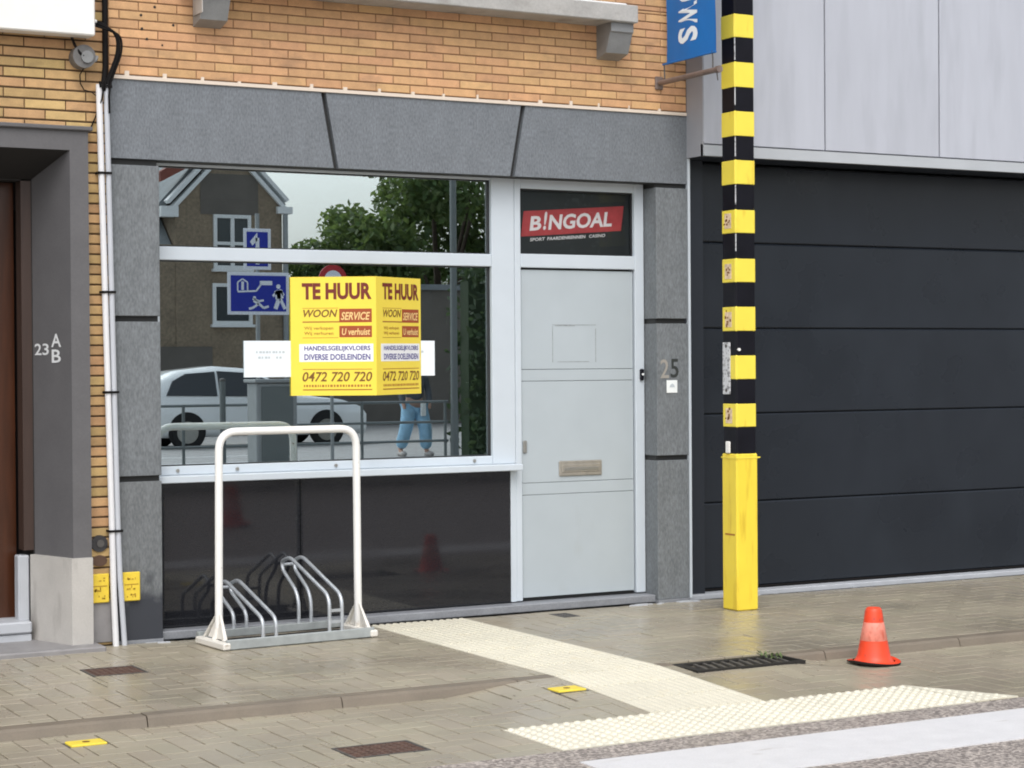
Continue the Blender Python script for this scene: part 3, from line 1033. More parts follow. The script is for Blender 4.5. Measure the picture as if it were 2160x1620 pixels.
# paper banner on the window
t = thing('paper_banner', 'white paper banner with faint grey text stuck on the lower window behind the yellow board', 'notice', (1.55, .19, 1.575))
MB().box(.905, 2.232, .1865, .1895, 1.578, 1.806).build('sheet', M['paper'], t)
gp = MB()
for a, b, z in ((.985, 1.19, 1.728), (1.0, 1.10, 1.694), (2.09, 2.17, 1.728), (1.12, 1.18, 1.694)):
    for q in range(int((b - a) / .022)):
        gp.box(a + q * .022, a + q * .022 + random.uniform(.010, .019), .1855, .1866, z, z + .013)
gp.build('print', M['grey_print'], t)

# for-rent board: two panels folded to a V
t = thing('for_rent_board', 'yellow folded TE HUUR rental board mounted on the shop window', 'rental sign', (1.65, .14, 1.46))
A, B, C = Vector((1.217, .183, 1.459)), Vector((1.675, -.110, 1.459)), Vector((2.130, .183, 1.462))
for P, Q in ((A, B), (B, C)):
    W = (Q - P).length
    H = .748
    e1 = (Q - P).normalized()
    nz = e1.cross(Z).normalized()
    m = MB()
    b0 = [P, Q, Q - nz * .006, P - nz * .006]
    m.add([p for p in b0] + [p + Z * H for p in b0], [(3, 2, 1, 0), (4, 5, 6, 7), (0, 1, 5, 4), (1, 2, 6, 5), (2, 3, 7, 6), (3, 0, 4, 7)])
    pn = m.build('panel', M['poster'], t)
    fx = lambda a: a * W
    fy = lambda b: (1 - b) * H
    def blk(x0, x1, y0, y1, th=.0008):
        return quad(MB(), P, e1, Z, fx(x0), fx(x1), fy(y1), fy(y0), th)
    def txt(body, x0, x1, y0, y1, bold=.02, shear=0, th=.0015):
        return text(MB(), body, P + e1 * fx(x0) + Z * fy(y1), e1, Z, fx(x1 - x0), (y1 - y0) * H, bold, shear, th)
    txt('TE HUUR', .135, .95, .052, .192, .042).build('headline', M['red_dk'], pn)
    txt('WOON', .15, .55, .275, .34, .02, .25).build('lettering', M['brown_dk'], pn)
    blk(.57, .95, .27, .385).build('box', M['box_red'], pn)
    txt('SERVICE', .59, .93, .298, .365, .02, .25).build('lettering', M['cream'], pn)
    m = blk(.14, .57, .374, .385)
    quad(m, P, e1, Z, fx(.14), fx(.56), fy(.266), fy(.262), .0008)
    quad(m, P, e1, Z, fx(.14), fx(.56), fy(.515), fy(.511), .0008)
    quad(m, P, e1, Z, fx(.14), fx(.95), fy(.782), fy(.776), .0008)
    quad(m, P, e1, Z, fx(.14), fx(.95), fy(.956), fy(.946), .0008)
    m.build('rule', M['brown'], pn)
    txt('Wij verkopen', .16, .50, .418, .452, .01).build('small_lettering', M['brown'], pn)
    txt('Wij verhuren', .16, .50, .462, .496, .01).build('small_lettering', M['brown'], pn)
    blk(.57, .95, .414, .51).build('box', M['box_red'], pn)
    txt('U verhuist', .60, .93, .435, .492, .02, .15).build('lettering', M['cream'], pn)
    blk(.10, .965, .565, .715).build('white_box', M['poster_white'], pn)
    txt('HANDELSGELIJKVLOERS', .16, .93, .582, .632, .02, 0, .0022).build('lettering', M['blue_print'], pn)
    txt('DIVERSE DOELEINDEN', .16, .93, .650, .700, .02, 0, .0022).build('lettering', M['blue_print'], pn)
    txt('0472 720 720', .135, .95, .80, .882, .015, .2).build('phone_number', M['brown_dk'], pn)
    m = MB()
    random.seed(3)
    xx = .15
    while xx < .92:
        w = random.uniform(.012, .03)
        quad(m, P, e1, Z, fx(xx), fx(xx + w), fy(.928), fy(.908), .0008)
        xx += w + .012
    m.build('fine_print', M['brown'], pn)

# banner flag on an arm
t = thing('banner_flag', 'blue vertical banner flag with white lettering hung from an arm on the orange wall', 'flag', (3.87, -.35, 3.5))
m = MB()
random.seed(11)
ny, nz_ = 12, 14
ws = lambda y, z: 3.87 + .012 * math.sin(y * 9 + z * 2.2) + .006 * math.sin(z * 5 + 1)
vs_, fs = [], []
for i in range(ny + 1):
    for k in range(nz_ + 1):
        y = -.085 - .585 * i / ny
        z = 3.685 + (5.3 - 3.685) * k / nz_
        vs_.append((ws(y, z), y, z))
for i in range(ny):
    for k in range(nz_):
        a = i * (nz_ + 1) + k
        fs.append((a, a + nz_ + 1, a + nz_ + 2, a + 1))
m.add(vs_, fs, True)
m.add([(p[0] + .003, p[1], p[2]) for p in vs_], [q[::-1] for q in fs], True)
cl = m.build('flag_cloth', M['flag'], t)
m = MB()
for ch, z0, h in (('S', 3.795, .105), ('W', 3.912, .150), ('U', 4.075, .12), ('E', 4.21, .10), ('I', 4.325, .035), ('N', 4.375, .12)):
    text(m, ch, (3.866, -.243, z0 + h), -Z, -Y, h, .245, .035, 0, .012)
for p in m.v:
    p.x = ws(p.y, p.z) - .0025
m.build('lettering', M['flag_white'], cl)
MB().tube([(3.87, -.06, 3.690), (3.87, -.69, 3.690)], .007, 8).build('hem_rod', M['flag'], t)
m = MB().tube([(3.87, -.0, 3.57), (3.87, -.70, 3.57)], .019, 12)
m.tube([(3.87, -.70, 3.57), (3.87, -.735, 3.57)], .024, 12)
m.build('arm', M['rust_pipe'], t)
m = MB().tube(fillet([(3.87, -.655, 3.575), (3.87, -.655, 3.66), (3.87, -.645, 3.70)], .02), .005, 8)
m.build('hook', M['iron_dk'], t)
MB().tube([(3.87, -.08, 3.575), (3.87, -.075, 3.69)], .005, 8).build('hook', M['iron_dk'], t)
MB().tube([(3.87, -.70, 3.555), (3.878, -.70, 3.50)], .004, 6).build('hook', M['iron_dk'], t)
MB().box(3.838, 3.902, -.016, 0, 3.525, 3.615, .006).build('wall_plate', M['rust_pipe'], t)

# ================================================================== LEFT HOUSE (yellow brick, deep door)
left = thing('brick_house', 'yellow brick house with grey stone door surround and dark doorway at the left', 'house', (-1.2, .2, 0))
brick_wall(left, 'front_wall', [(-2.6, -.006, 3.03, 5.6), (-.148, -.006, 0.0, 3.03), (-2.6, -1.62, 0, 3.03)], .242, .0597, 3.03, -.502, M['brick_y'], M['brick_y_s'], M['mortar_y'], vis, bed=.0105, head=.006)
MB().box(-2.6, -.004, .9, 6, 0, 5.6).build('core', M['dark_in'], left)
MB().box(-2.6, -.16, .55, .9, 2.6, 5.6).build('header', M['dark_in'], left)
# splayed stone surround
SF, SB = -.08, .30
sur = MB()
sur.add([(-.262, SF, .53), (-.152, SF, .53), (-.152, SF, 3.025), (-.262, SF, 2.912), (-.385, SB, .53), (-.385, SB, 2.772), (-.152, SB, .53), (-.152, SB, 3.025)],
        [(0, 1, 2, 3), (0, 3, 5, 4), (1, 6, 7, 2), (4, 5, 7, 6), (0, 4, 6, 1), (2, 7, 5, 3)])
sur.build('jamb', M['ystone'], left)
sur = MB()
sur.add([(-1.5, SF, 2.912), (-.262, SF, 2.912), (-.152, SF, 3.025), (-1.61, SF, 3.025), (-1.375, SB, 2.772), (-.385, SB, 2.772), (-.152, SB, 3.026), (-1.61, SB, 3.026)],
        [(0, 1, 2, 3), (0, 4, 5, 1), (3, 2, 6, 7), (4, 7, 6, 5), (0, 3, 7, 4), (1, 5, 6, 2)])
sur.build('head_stone', M['ystone'], left)
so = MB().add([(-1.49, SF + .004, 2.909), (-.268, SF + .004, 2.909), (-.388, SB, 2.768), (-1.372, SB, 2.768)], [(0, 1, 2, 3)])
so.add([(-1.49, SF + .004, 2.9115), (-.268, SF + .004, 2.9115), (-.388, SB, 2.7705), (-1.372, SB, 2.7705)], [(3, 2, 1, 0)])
so.build('soffit_shade', M['dark_in'], left)  # dark sheet under the head: the doorway's shade put into its colour
MB().box(-1.66, -.128, -.105, .02, 3.026, 3.052, .006).build('head_moulding', M['ystone'], left)
MB().box(-1.62, -1.5, SF, SB, .53, 3.025).build('jamb', M['ystone'], left)
def pl_block(grow, z0, z1):
    gx = grow
    m = MB().prism([(-.262 - gx, SF - gx), (-.150, SF - gx), (-.148, SB), (-.400 - gx, SB)], 'z', z0, z1)
    return m
pb = pl_block(.014, 0.03, .535)
pb.build('plinth', M['plinth'], left)
MB().box(-.484, -.415, .31, .40, .10, .53, .008).build('door_post_base', M['step'], left)
MB().box(-.45, -.39, .305, .42, .56, 2.80).build('door_post', M['wood_lt'], left)
MB().box(-1.45, -.39, .305, .42, 2.76, 2.86).build('door_head', M['dark_in'], left)
MB().box(-.39, -.15, .302, .9, 0, 2.9).build('inner_jamb', M['dark_in'], left)
dr = MB().box(-1.4, -.45, .48, .53, .13, 2.76).build('door', M['wood'], left)
MB().box(-1.3, -.60, .468, .481, .32, 1.25, .004).build('door_panel', M['navy'], dr)
MB().box(-1.3, -.56, .468, .481, 1.36, 2.62, .004).build('door_panel', M['dark_in'], dr)
m = MB().box(-1.5, -.425, .22, .50, .075, .145, .01)
m.box(-1.5, -.425, .235, .50, .0, .070, .006)
m.build('step', M['step'], left)
MB().box(-2.6, -.115, -.235, .30, -.02, .030, .008).build('threshold', M['slab'], left)
# number 23 A/B on the splay
sv = Vector((-.385 + .262, SB - SF, 0))
SL = sv.length
sd = -sv.normalized()                 # towards the street
def on_splay(s, z):
    return Vector((-.385, SB, z)) + sd * s
for body, s, w, z, h in (('2', .022, .072, 1.722, .068), ('3', .104, .066, 1.722, .068), ('A', .196, .102, 1.768, .078), ('B', .200, .094, 1.676, .078)):
    text(MB(), body, on_splay(s, z), sd, Z, w, h, .015, 0, .003).build('house_number', M['number'], left)
# round vents in the brick strip
for vz, m_, rx in ((.607, 'vent', .05), (.505, 'vent_br', .045)):
    m = MB()
    m.add([], [])
    n = 18
    pts = [(-.085 + rx * math.cos(6.283 * k / n), vz + (rx if vz > .55 else .033) * math.sin(6.283 * k / n)) for k in range(n)]
    m.prism(pts, 'y', -.014, .0)
    v_ = m.build('vent', M[m_], left)
    pts = [(-.08 + rx * .45 * math.cos(6.283 * k / n), vz + rx * .45 * math.sin(6.283 * k / n)) for k in range(n)]
    if vz > .55:
        MB().prism(pts, 'y', -.02, -.013).build('vent_core', M['iron_dk'], v_)
MB().box(-.146, -.004, -.012, 0, .02, .27, .004).build('base_render', M['slab'], left)

# white light box above the door
t = thing('light_box', 'blank white light box sign at the top left over the doorway', 'sign', (-1.1, -.09, 3.57))
MB().box(-2.2, -.128, -.165, -.045, 3.572, 4.25, .008).build('case', M['white_paint'], t)
MB().tube([(-.13, -.095, 3.672), (-.100, -.095, 3.668)], .011, 8).build('connector', M['white_paint'], t)
m = MB()
m.box(-1.9, -1.86, -.05, 0, 3.7, 3.8).box(-.40, -.36, -.05, 0, 3.7, 3.8)
m.build('wall_bracket', M['iron_dk'], t)

# junction box with loose wires
t = thing('junction_box', 'weathered grey round junction box with loose wires under the white light box', 'junction box', (-.17, -.02, 3.40))
m = MB().disc((-.172, -.045, 3.462), 'y', .068, .09, 20)
m.build('housing', M['lens'], t)
m = MB().disc((-.158, -.095, 3.458), 'y', .036, .02, 14)
m.tube([(-.13, -.06, 3.43), (-.10, -.07, 3.445), (-.085, -.05, 3.47)], .010, 8)
m.build('cap', M['corbel'], t)
m = MB().tube([(-.235, -.05, 3.575), (-.225, -.07, 3.53), (-.20, -.09, 3.48), (-.178, -.10, 3.46)], .008, 8)
m.tube([(-.165, -.06, 3.40), (-.185, -.04, 3.36), (-.180, -.03, 3.31), (-.155, -.02, 3.275), (-.11, -.02, 3.265)], .0035, 6)
m.tube([(-.11, -.02, 3.265), (-.08, -.03, 3.24), (-.073, -.045, 3.19)], .0035, 6)
m.build('wire', M['cable'], t)

# pipes, cables
t = thing('conduit_pipe', 'white plastic conduit pipe on the seam between the two houses, left of the grey one', 'pipe', (-.04, -.04, 0))
m = MB().tube([(-.074, -.045, 3.31), (-.066, -.045, 2.9), (-.038, -.045, 1.6), (-.020, -.045, .75), (-.012, -.045, .3), (-.004, -.055, -.0)], .0185, 12)
m.build('pipe', M['conduit'], t)
tg = thing('conduit_pipe', 'pale grey conduit pipe beside the white one, swinging away at its foot', 'pipe', (.02, -.04, 0))
MB().tube([(-.030, -.045, 3.31), (-.023, -.045, 2.9), (.000, -.045, 1.6), (.016, -.045, .75), (.026, -.047, .4), (.050, -.05, 0)], .0165, 12).build('pipe', M['conduit_g'], tg)
for cx, cz in ((-.046, 2.79), (-.028, 2.09), (-.014, 1.50), (.001, .68)):
    m = MB().box(cx - .042, cx + .040, -.068, -.060, cz - .007, cz + .007)
    m.box(cx - .042, cx - .036, -.06, 0, cz - .007, cz + .007).box(cx + .034, cx + .040, -.06, 0, cz - .007, cz + .007)
    m.build('cable_tie', M['cable'], t)
t = thing('power_cable', 'bundle of black cables coming down the wall into the conduit pipes', 'cable', (-.02, -.04, 3.2))
MB().tube([(-.030, -.03, 5.4), (-.030, -.03, 3.42), (-.040, -.04, 3.34), (-.05, -.045, 3.28)], .0165, 10).build('duct', M['cable'], t)
for q, (r, dx) in enumerate(((.009, 0), (.007, .016), (.006, -.012))):
    MB().tube(fillet([(-.127, -.09, 3.665 - dx), (-.06, -.10, 3.648 - dx), (.035 + dx, -.09, 3.60), (.040 + dx, -.08, 3.50), (-.005 + dx, -.06, 3.37), (-.04 + dx, -.05, 3.27)], .06, 5), r, 8).build('cable', M['cable'], t)
m = MB().tube([(-.012, -.066, 3.31), (-.020, -.068, 3.24), (-.018, -.068, 3.14)], .006, 6)
m.tube([(-.05, -.066, 3.30), (-.064, -.068, 3.22), (-.078, -.05, 3.17), (-.088, -.02, 3.12), (-.115, -.012, 3.055)], .0045, 6)
m.build('cable_tail', M['cable'], t)
m = MB()
for k in range(5):
    m.tube([(-.075 + k * .016, -.064, 3.325), (-.07 + k * .016, -.068, 3.29)], .007, 6)
m.build('cable_gland', M['cable'], t)

# two yellow plates either side of the pipes
for (a, b, lab) in ((-.143, -.034, 'yellow marker plate on the brick strip left of the pipes'), (.046, .155, 'yellow marker plate on the grey pilaster right of the pipes')):
    t = thing('marker_plate', lab, 'plate', ((a + b) / 2, -.02, .258), 'yellow marker plates by the pipes')
    MB().box(a, b, -.032, -.018, .258, .430, .005).build('plate', M['plate_y'], t)
    m = MB()
    c = (a + b) / 2
    m.box(a + .012, b - .012, -.0335, -.0315, .354, .360).box(c - .002, c + .003, -.0335, -.0315, .335, .354)
    random.seed(int(a * 1000))
    for k in range(16):
        px_, pz = random.uniform(a + .015, b - .03), random.choice((.385, .40, .335, .325, .28, .292))
        m.box(px_, px_ + random.uniform(.004, .014), -.0335, -.0315, pz, pz + random.uniform(.006, .014))
    m.build('print', M['plate_print'], t, kind='stuff')
    m = MB().box(c - .02, c + .02, -.018, .002, .30, .39)
    m.build('mount', M['iron_dk'], t)

# ================================================================== GARAGE BUILDING (right)
gar = thing('garage_building', 'modern building with pale grey cladding over a wide anthracite sectional garage door', 'building', (6.5, .2, 0))
MB().box(4.106, 10.6, -.172, .6, 3.10, 5.6).build('upper_wall', M['clad_shaded'], gar)
MB().box(4.100, 4.1055, -.198, .0, 3.066, 5.6).build('cladding_return', M['clad_shaded'], gar)
xs = [4.102, 5.147, 6.199, 7.25, 8.30, 9.35, 10.4]
for a, b in zip(xs[:-1], xs[1:]):
    MB().box(a + .006, b - .006, -.200, -.173, 3.150, 5.6, .003).build('cladding_panel', M['clad'], gar)
m = MB().prism([(-.214, 3.066), (-.205, 3.140), (-.172, 3.148), (-.172, 3.066)], 'x', 4.1, 10.6)
m.build('drip_edge', M['drip'], gar)
MB().box(4.106, 10.6, -.171, .12, 3.066, 3.099).build('soffit', M['garage_jamb'], gar)
MB().box(4.103, 4.122, -.006, .02, .02, 3.064).build('edge_trim', M['alu'], gar)
MB().box(4.123, 4.30, .10, .5, .0, 3.064).build('jamb', M['garage_jamb'], gar)
MB().box(10.3, 10.6, .10, .5, .0, 3.064).build('jamb', M['garage_jamb'], gar)
gd = MB().box(4.30, 10.3, .215, .28, .03, 3.064).build('garage_door', M['alu_dark'], gar)
gz = [.045, .655, 1.285, 1.894, 2.504, 3.06]
for a, b in zip(gz[:-1], gz[1:]):
    m = MB()
    yf = .17
    m.prism([(yf + .03, a + .003), (yf + .006, a + .003), (yf, a + .010), (yf, b - .014), (yf + .008, b - .004), (yf + .03, b - .004)], 'x', 4.302, 10.298)
    m.build('door_section', M['garage'], gd)
MB().box(4.302, 10.298, .168, .21, .03, .046, .004).build('bottom_seal', M['cable'], gd)
MB().box(4.12, 10.6, .05, .28, -.01, .026, .004).build('threshold', M['step'], gar)
MB().box(4.1, 10.6, .6, 6, 0, 5.6).build('core', M['garage_jamb'], gar)

# ================================================================== STRIPED POST
PX0, PX1, PY0, PY1 = 4.032, 4.196, -.672, -.508
t = thing('striped_post', 'square black and yellow striped post with plain yellow foot before the garage', 'post', ((PX0 + PX1) / 2, (PY0 + PY1) / 2, 0))
MB().box(PX0 + .003, PX1 - .003, PY0 + .003, PY1 - .003, 1.03, 6.4, .01).build('shaft', M['black'], t)
lean = .0055          # metres of lean per metre
bands = [(3.795, 3.961), (3.466, 3.644), (3.143, 3.319), (2.824, 2.996), (2.501, 2.667), (2.175, 2.344), (1.852, 2.025), (1.532, 1.702), (1.215, 1.382)]
for k in range(8):
    bands.append((4.116 + k * .323, 4.286 + k * .323))
for a, b in bands:
    MB().box(PX0, PX1, PY0, PY1, a, b, .010).build('stripe', M['yellow'], t)
MB().box(PX0 - .005, PX1 + .004, PY0 - .005, PY1 + .004, -.0, 1.045, .010).build('sleeve', M['yellow_sleeve'], t)
m = MB().box(PX0 - .008, PX1 + .007, PY0 - .008, PY1 + .007, 1.012, 1.022)
m.tube([(PX1 + .005, PY0 - .002, 1.017), (PX1 + .022, PY0 - .004, 1.017)], .005, 6)
m.build('strap', M['yellow'], t)
MB().box(PX0 - .0065, PX0 - .0045, PY0 + .02, PY0 + .13, .50, .512).build('seam', M['brown'], t)
yl = PX0 - .003
MB().box(yl - .003, PX0 + .001, PY0 + .065, PY0 + .150, 1.438, 1.784, .002).build('code_plate', M['plate_grey'], t)
m = MB()
m.disc((PX0 - .007, PY0 + .107, 1.76), 'x', .012, .004, 8).disc((PX0 - .007, PY0 + .107, 1.465), 'x', .012, .004, 8)
m.build('plate_screw', M['iron_dk'], t)
MB().box(PX0 - .012, PX0 + .002, PY0 + .07, PY0 + .115, 1.046, 1.125, .004).build('white_clip', M['white_paint'], t)
MB().disc((PX0 + .02, PY0 - .003, 1.735), 'y', .010, .012, 10).build('white_rivet', M['white_paint'], t)
random.seed(23)
for z in (2.59, 2.255, 1.935, 1.295):
    MB().box(PX0 - .0015, PX0 + .001, PY0 + .05, PY0 + .125, z - .05, z + .05).build('worn_sticker', M['pinkish'], t)
    m = MB()
    for k in range(7):
        yy, zz = PY0 + .085 + random.gauss(0, .014), z + random.gauss(0, .022)
        m.box(PX0 - .0028, PX0 - .0012, yy, yy + random.uniform(.008, .022), zz, zz + random.uniform(.008, .018))
    m.build('sticker_print', M['brown_dk'], t)
m = MB()
for a, b in ((3.644, 3.795), (3.319, 3.466), (2.996, 3.143), (2.667, 2.824), (2.344, 2.501)):
    z0 = a + random.uniform(0, .05)
    m.box(PX0 + .0015, PX0 + .007, PY0 + .0015, PY0 + .007, z0, b)
m.build('worn_edge', M['plate_grey'], t)

# ================================================================== BICYCLE RACK
ROT = R(4.2)
RK = Matrix.Translation((.458, -.600, 0)) @ Matrix.Rotation(ROT, 4, 'Z')
t = thing('bicycle_rack', 'white tubular bicycle rack with galvanised wheel holders in front of the dark panel', 'bicycle rack', RK @ Vector((.52, .25, 0)))
RL, RD = 1.022, .38
m = MB(RK).prism([(0, .008), (.004, .056), (.010, .062), (.020, .062), (.020, .05), (.012, .045), (.012, .008)], 'x', .03, RL - .02)
m.box(.03, RL - .02, .013, .030, .002, .012)
m.build('base_rail', M['galv_rail'], t)
m = MB(RK).box(.03, RL - .02, .405, .445, .02, .066, .003)
m.build('base_rail', M['galv_rail'], t)
MB(RK).box(.055, RL - .055, .036, .404, .002, .010).build('dark_sheet', M['cable'], t)  # flat black sheet just above the ground between the rails
for xe in (.0, RL - .05):
    MB(RK).box(xe, xe + .05, -.012, RD + .01, .004, .046, .008).build('end_plate', M['white_dirty'], t)
hy = .215
hoop = fillet([(.075, hy, .07), (.085, hy, 1.262), (RL - .022, hy, 1.262), (RL - .017, hy, .07)], .115, 8)
MB(RK).tube(hoop, .0235, 14).build('hoop', M['hoop_paint'], t)
for xe, s in ((.025, 1), (RL - .025, -1)):
    xp = .077 if s > 0 else RL - .017
    m = MB(RK)
    xm = (xp + xe) / 2
    for q in (-1, 1):
        m.add([(xp - .007, hy + q * .012, .205), (xp + .007, hy + q * .012, .205), (xp + .007, hy + q * .030, .175), (xp - .007, hy + q * .030, .175),
               (xm - .012, hy + q * .120, .048), (xm + .012, hy + q * .120, .048), (xm + .012, hy + q * .148, .048), (xm - .012, hy + q * .148, .048)],
              [(0, 1, 2, 3), (7, 6, 5, 4), (0, 4, 5, 1), (1, 5, 6, 2), (2, 6, 7, 3), (3, 7, 4, 0)])
    m.add([(xp, hy - .014, .19), (xp, hy + .014, .19), (xm, hy + .10, .05), (xm, hy - .10, .05), (xp + .004, hy - .014, .19), (xp + .004, hy + .014, .19), (xm + .004, hy + .10, .05), (xm + .004, hy - .10, .05)],
          [(0, 1, 2, 3), (7, 6, 5, 4), (0, 4, 5, 1), (1, 5, 6, 2), (2, 6, 7, 3), (3, 7, 4, 0)])
    m.tube([(xp, hy, .12), (xm, hy, .04)], .022, 10)
    m.build('foot', M['white_dirty'], t)
def holder(x0, dz, name):
    h0, pk, ck, sk = (.165, .335, .272, .165) if not dz else (.268, .452, .385, .25)
    for dx in (0, .084):
        x_ = x0 + dx
        path = fillet([(x_, .02, .05), (x_, .02, h0), (x_, .545, pk + .012), (x_, .655, pk - .025), (x_, .64, ck - .012), (x_, .425, sk - .01), (x_, .425, .05)],
                      [.07, .07, .05, .05, .09], 6)
        MB(RK).tube(path, .0118, 10).build('wheel_holder', M['galv'], t)
    m = MB(RK).tube([(x0, .655, (pk + ck) / 2 - .012), (x0 + .084, .655, (pk + ck) / 2 - .012)], .0105, 8)
    if dz:
        for z in (.182, .115):
            m.box(x0, x0 + .084, .014, .026, z - .009, z + .009)
    m.build('cross_bar', M['galv'], t)
holder(.268, False, 'low')
holder(.705, True, 'high')

# ================================================================== CONES
def cone(loc, label, s=1.0, rz=0):
    t = thing('traffic_cone', label, 'traffic cone', loc, 'orange traffic cones on the street')
    x, y, z = loc
    m = MB()
    prof = [(.112, .020), (.103, .030), (.092, .05), (.076, .135)]
    m.lathe((x, y, z), [(r * s, h * s) for r, h in prof], 28)
    m.build('lower_cone', M['cone'], t)
    MB().lathe((x, y, z), [(r * s, h * s) for r, h in [(.076, .135), (.0768, .136), (.0575, .236), (.0568, .237)]], 28).build('band', M['cone_w'], t)
    MB().lathe((x, y, z), [(r * s, h * s) for r, h in [(.0568, .237), (.048, .298), (.043, .311), (.036, .318), (.024, .312), (.02, .28)]], 28).build('tip', M['cone'], t)
    n = 32
    vs_, fs = [], []
    for q, (r, h, up) in enumerate(((.110, .022, 0), (.124, .015, .004), (.138, .014, .016), (.138, .006, .014), (.11, .003, .004), (.06, .002, 0))):
        for k in range(n):
            a = 2 * math.pi * k / n
            sq = 1 + .10 * abs(math.sin(2 * a + .3)) ** 2
            lift = up * (.5 + .5 * math.cos(2 * a - .55)) * 1.1
            vs_.append((x + r * sq * math.cos(a) * s, y + r * sq * math.sin(a) * s, z + (h + lift) * s))
    up_f, dn_f = [], []
    for q in range(5):
        for k in range(n):
            (up_f if q < 2 else dn_f).append((q * n + k, q * n + (k + 1) % n, (q + 1) * n + (k + 1) % n, (q + 1) * n + k))
    MB().add(vs_, up_f, True).build('flange', M['cone'], t)
    MB().add(vs_, dn_f, True).build('underside', M['cone_dk'], t)
    return t
cone((3.562, -2.645, LOW), 'orange traffic cone with a worn pinkish band right of the drain grate')
cone((3.84, -7.95, LOW), 'orange traffic cone out on the road, seen only as a reflection in the dark panel', 1.35)

# ================================================================== ACROSS THE STREET (seen mirrored in the shop window)
# --- brown brick house with white windows
hs_ = thing('gable_house', 'brown brick house with white trimmed gable reflected in the shop window', 'house', (13, -38, 0))
HY = -36.0
MB().prism([(12.95, 0), (15.86, 0), (15.86, 5.75), (14.42, 7.25), (12.95, 5.75)], 'y', HY - 8, HY).build('gable_wall', M['wall_br'], hs_)
MB().box(6.0, 12.95, HY - 8, HY - .02, 0, 4.75).build('wall', M['wall_br'], hs_)
MB().prism([(HY - .1, 4.7), (HY - 3.5, 7.6), (HY - 3.7, 7.6), (HY - 3.7, 4.7)], 'x', 6.0, 12.9).build('roof', M['roof_grey'], hs_)
MB().prism([(12.5, 5.7), (14.42, 7.75), (16.1, 5.9), (15.95, 5.8), (14.42, 7.5), (12.6, 5.55)], 'y', HY - 8, HY - .3).build('roof', M['roof_grey'], hs_)
MB().box(13.62, 15.2, HY - .02, HY + .012, 5.55, 6.6).build('infill', M['wall_dk'], hs_)
MB().prism([(12.62, 6.35), (13.55, 6.85), (13.4, 7.1), (12.6, 6.6)], 'y', HY - .5, HY - .1).build('roof_tile', M['roof_red'], hs_)
bb = MB()
for (a, b) in (((12.75, 5.55), (14.42, 7.30)), ((16.0, 5.68), (14.42, 7.30))):
    d = Vector((b[0] - a[0], 0, b[1] - a[1])).normalized()
    nrm = Vector((-d.z, 0, d.x)) * (.05)
    for off in (0, .28):
        o_ = Vector((0, 0, off))
        p = [Vector((a[0], 0, a[1])) + o_ - nrm, Vector((b[0], 0, b[1])) + o_ - nrm, Vector((b[0], 0, b[1])) + o_ + nrm, Vector((a[0], 0, a[1])) + o_ + nrm]
        bb.prism([(q.x, q.z) for q in p], 'y', HY - .2, HY + .1)
bb.box(15.7, 16.12, HY - .2, HY + .12, 5.62, 5.80).box(12.55, 13.0, HY - .2, HY + .12, 5.45, 5.72)
bb.build('bargeboard', M['pvc'], hs_)
MB().tube([(15.93, HY + .06, 5.6), (15.93, HY + .06, 0)], .075, 8).build('downpipe', M['cab'], hs_)
for (a, b, c, d, two) in ((13.96, 14.98, 4.15, 5.55, 1), (13.92, 15.0, 2.72, 3.78, 0)):
    f = MB()
    w = .09
    f.box(a, b, HY + .005, HY + .07, c, c + w).box(a, b, HY + .005, HY + .07, d - w, d).box(a, a + w, HY + .005, HY + .07, c + w, d - w).box(b - w, b, HY + .005, HY + .07, c + w, d - w)
    if two:
        f.box((a + b) / 2 - .05, (a + b) / 2 + .05, HY + .005, HY + .065, c + w, d - w).box(a + w, b - w, HY + .006, HY + .06, c + .62, c + .70)
    f.box(a - .05, b + .05, HY, HY + .12, c - .07, c)
    f = f.build('window', M['pvc'], hs_)
    MB().box(a + w, b - w, HY + .006, HY + .02, c + w, d - w).build('pane', M['far_glass'], f)
MB().box(11.6, 13.9, HY + .002, HY + .05, 0, 2.15).build('garage_gate', M['wall_dk'], hs_)
MB().box(11.0, 12.3, HY, HY + .03, 4.55, 4.73).build('gutter_board', M['slab_c'], hs_)
sh_ = thing('brick_shed', 'low dark brown brick annex beside the gable house reflected in the shop window', 'shed', (18, -37, 0))
MB().box(15.9, 24, HY - 2, HY - .4, 0, 3.7).build('wall', M['wall_dk'], sh_)
MB().box(15.9, 24.1, HY - 2, HY - .3, 3.7, 3.85).build('roof', M['roof_grey'], sh_)
# --- trees, hedge
def tree(name, label, base, blobs, n, size, m, trunk_h, seed, up=.2):
    random.seed(seed)
    t = thing(name, label, 'tree', base)
    b = Vector(base)
    tk = MB().tube([b, b + Vector((.05, .02, trunk_h * .5)), b + Vector((-.05, 0, trunk_h))], [.22, .17, .1], 8)
    for q in range(8):
        c, r = random.choice(blobs)
        tk.tube([b + Vector((0, 0, trunk_h * random.uniform(.5, 1))), (b + Vector((0, 0, trunk_h)) + Vector(c)) / 2, Vector(c)], [.08, .05, .02], 6)
    tk.build('trunk', M['bark'], t)
    cm = MB()
    tot = sum(r ** 2 for c, r in blobs)
    for c, r in blobs:
        def pt():
            d = Vector((random.gauss(0, 1), random.gauss(0, 1), random.gauss(0, 1))).normalized()
            return Vector(c) + d * r * random.uniform(.25, 1.08) ** .5
        k = int(n * r ** 2 / tot)
        leaves(cm, k, pt, size, up)
    cm.build('crown', m, t)
    return t
random.seed(5)
bl = []
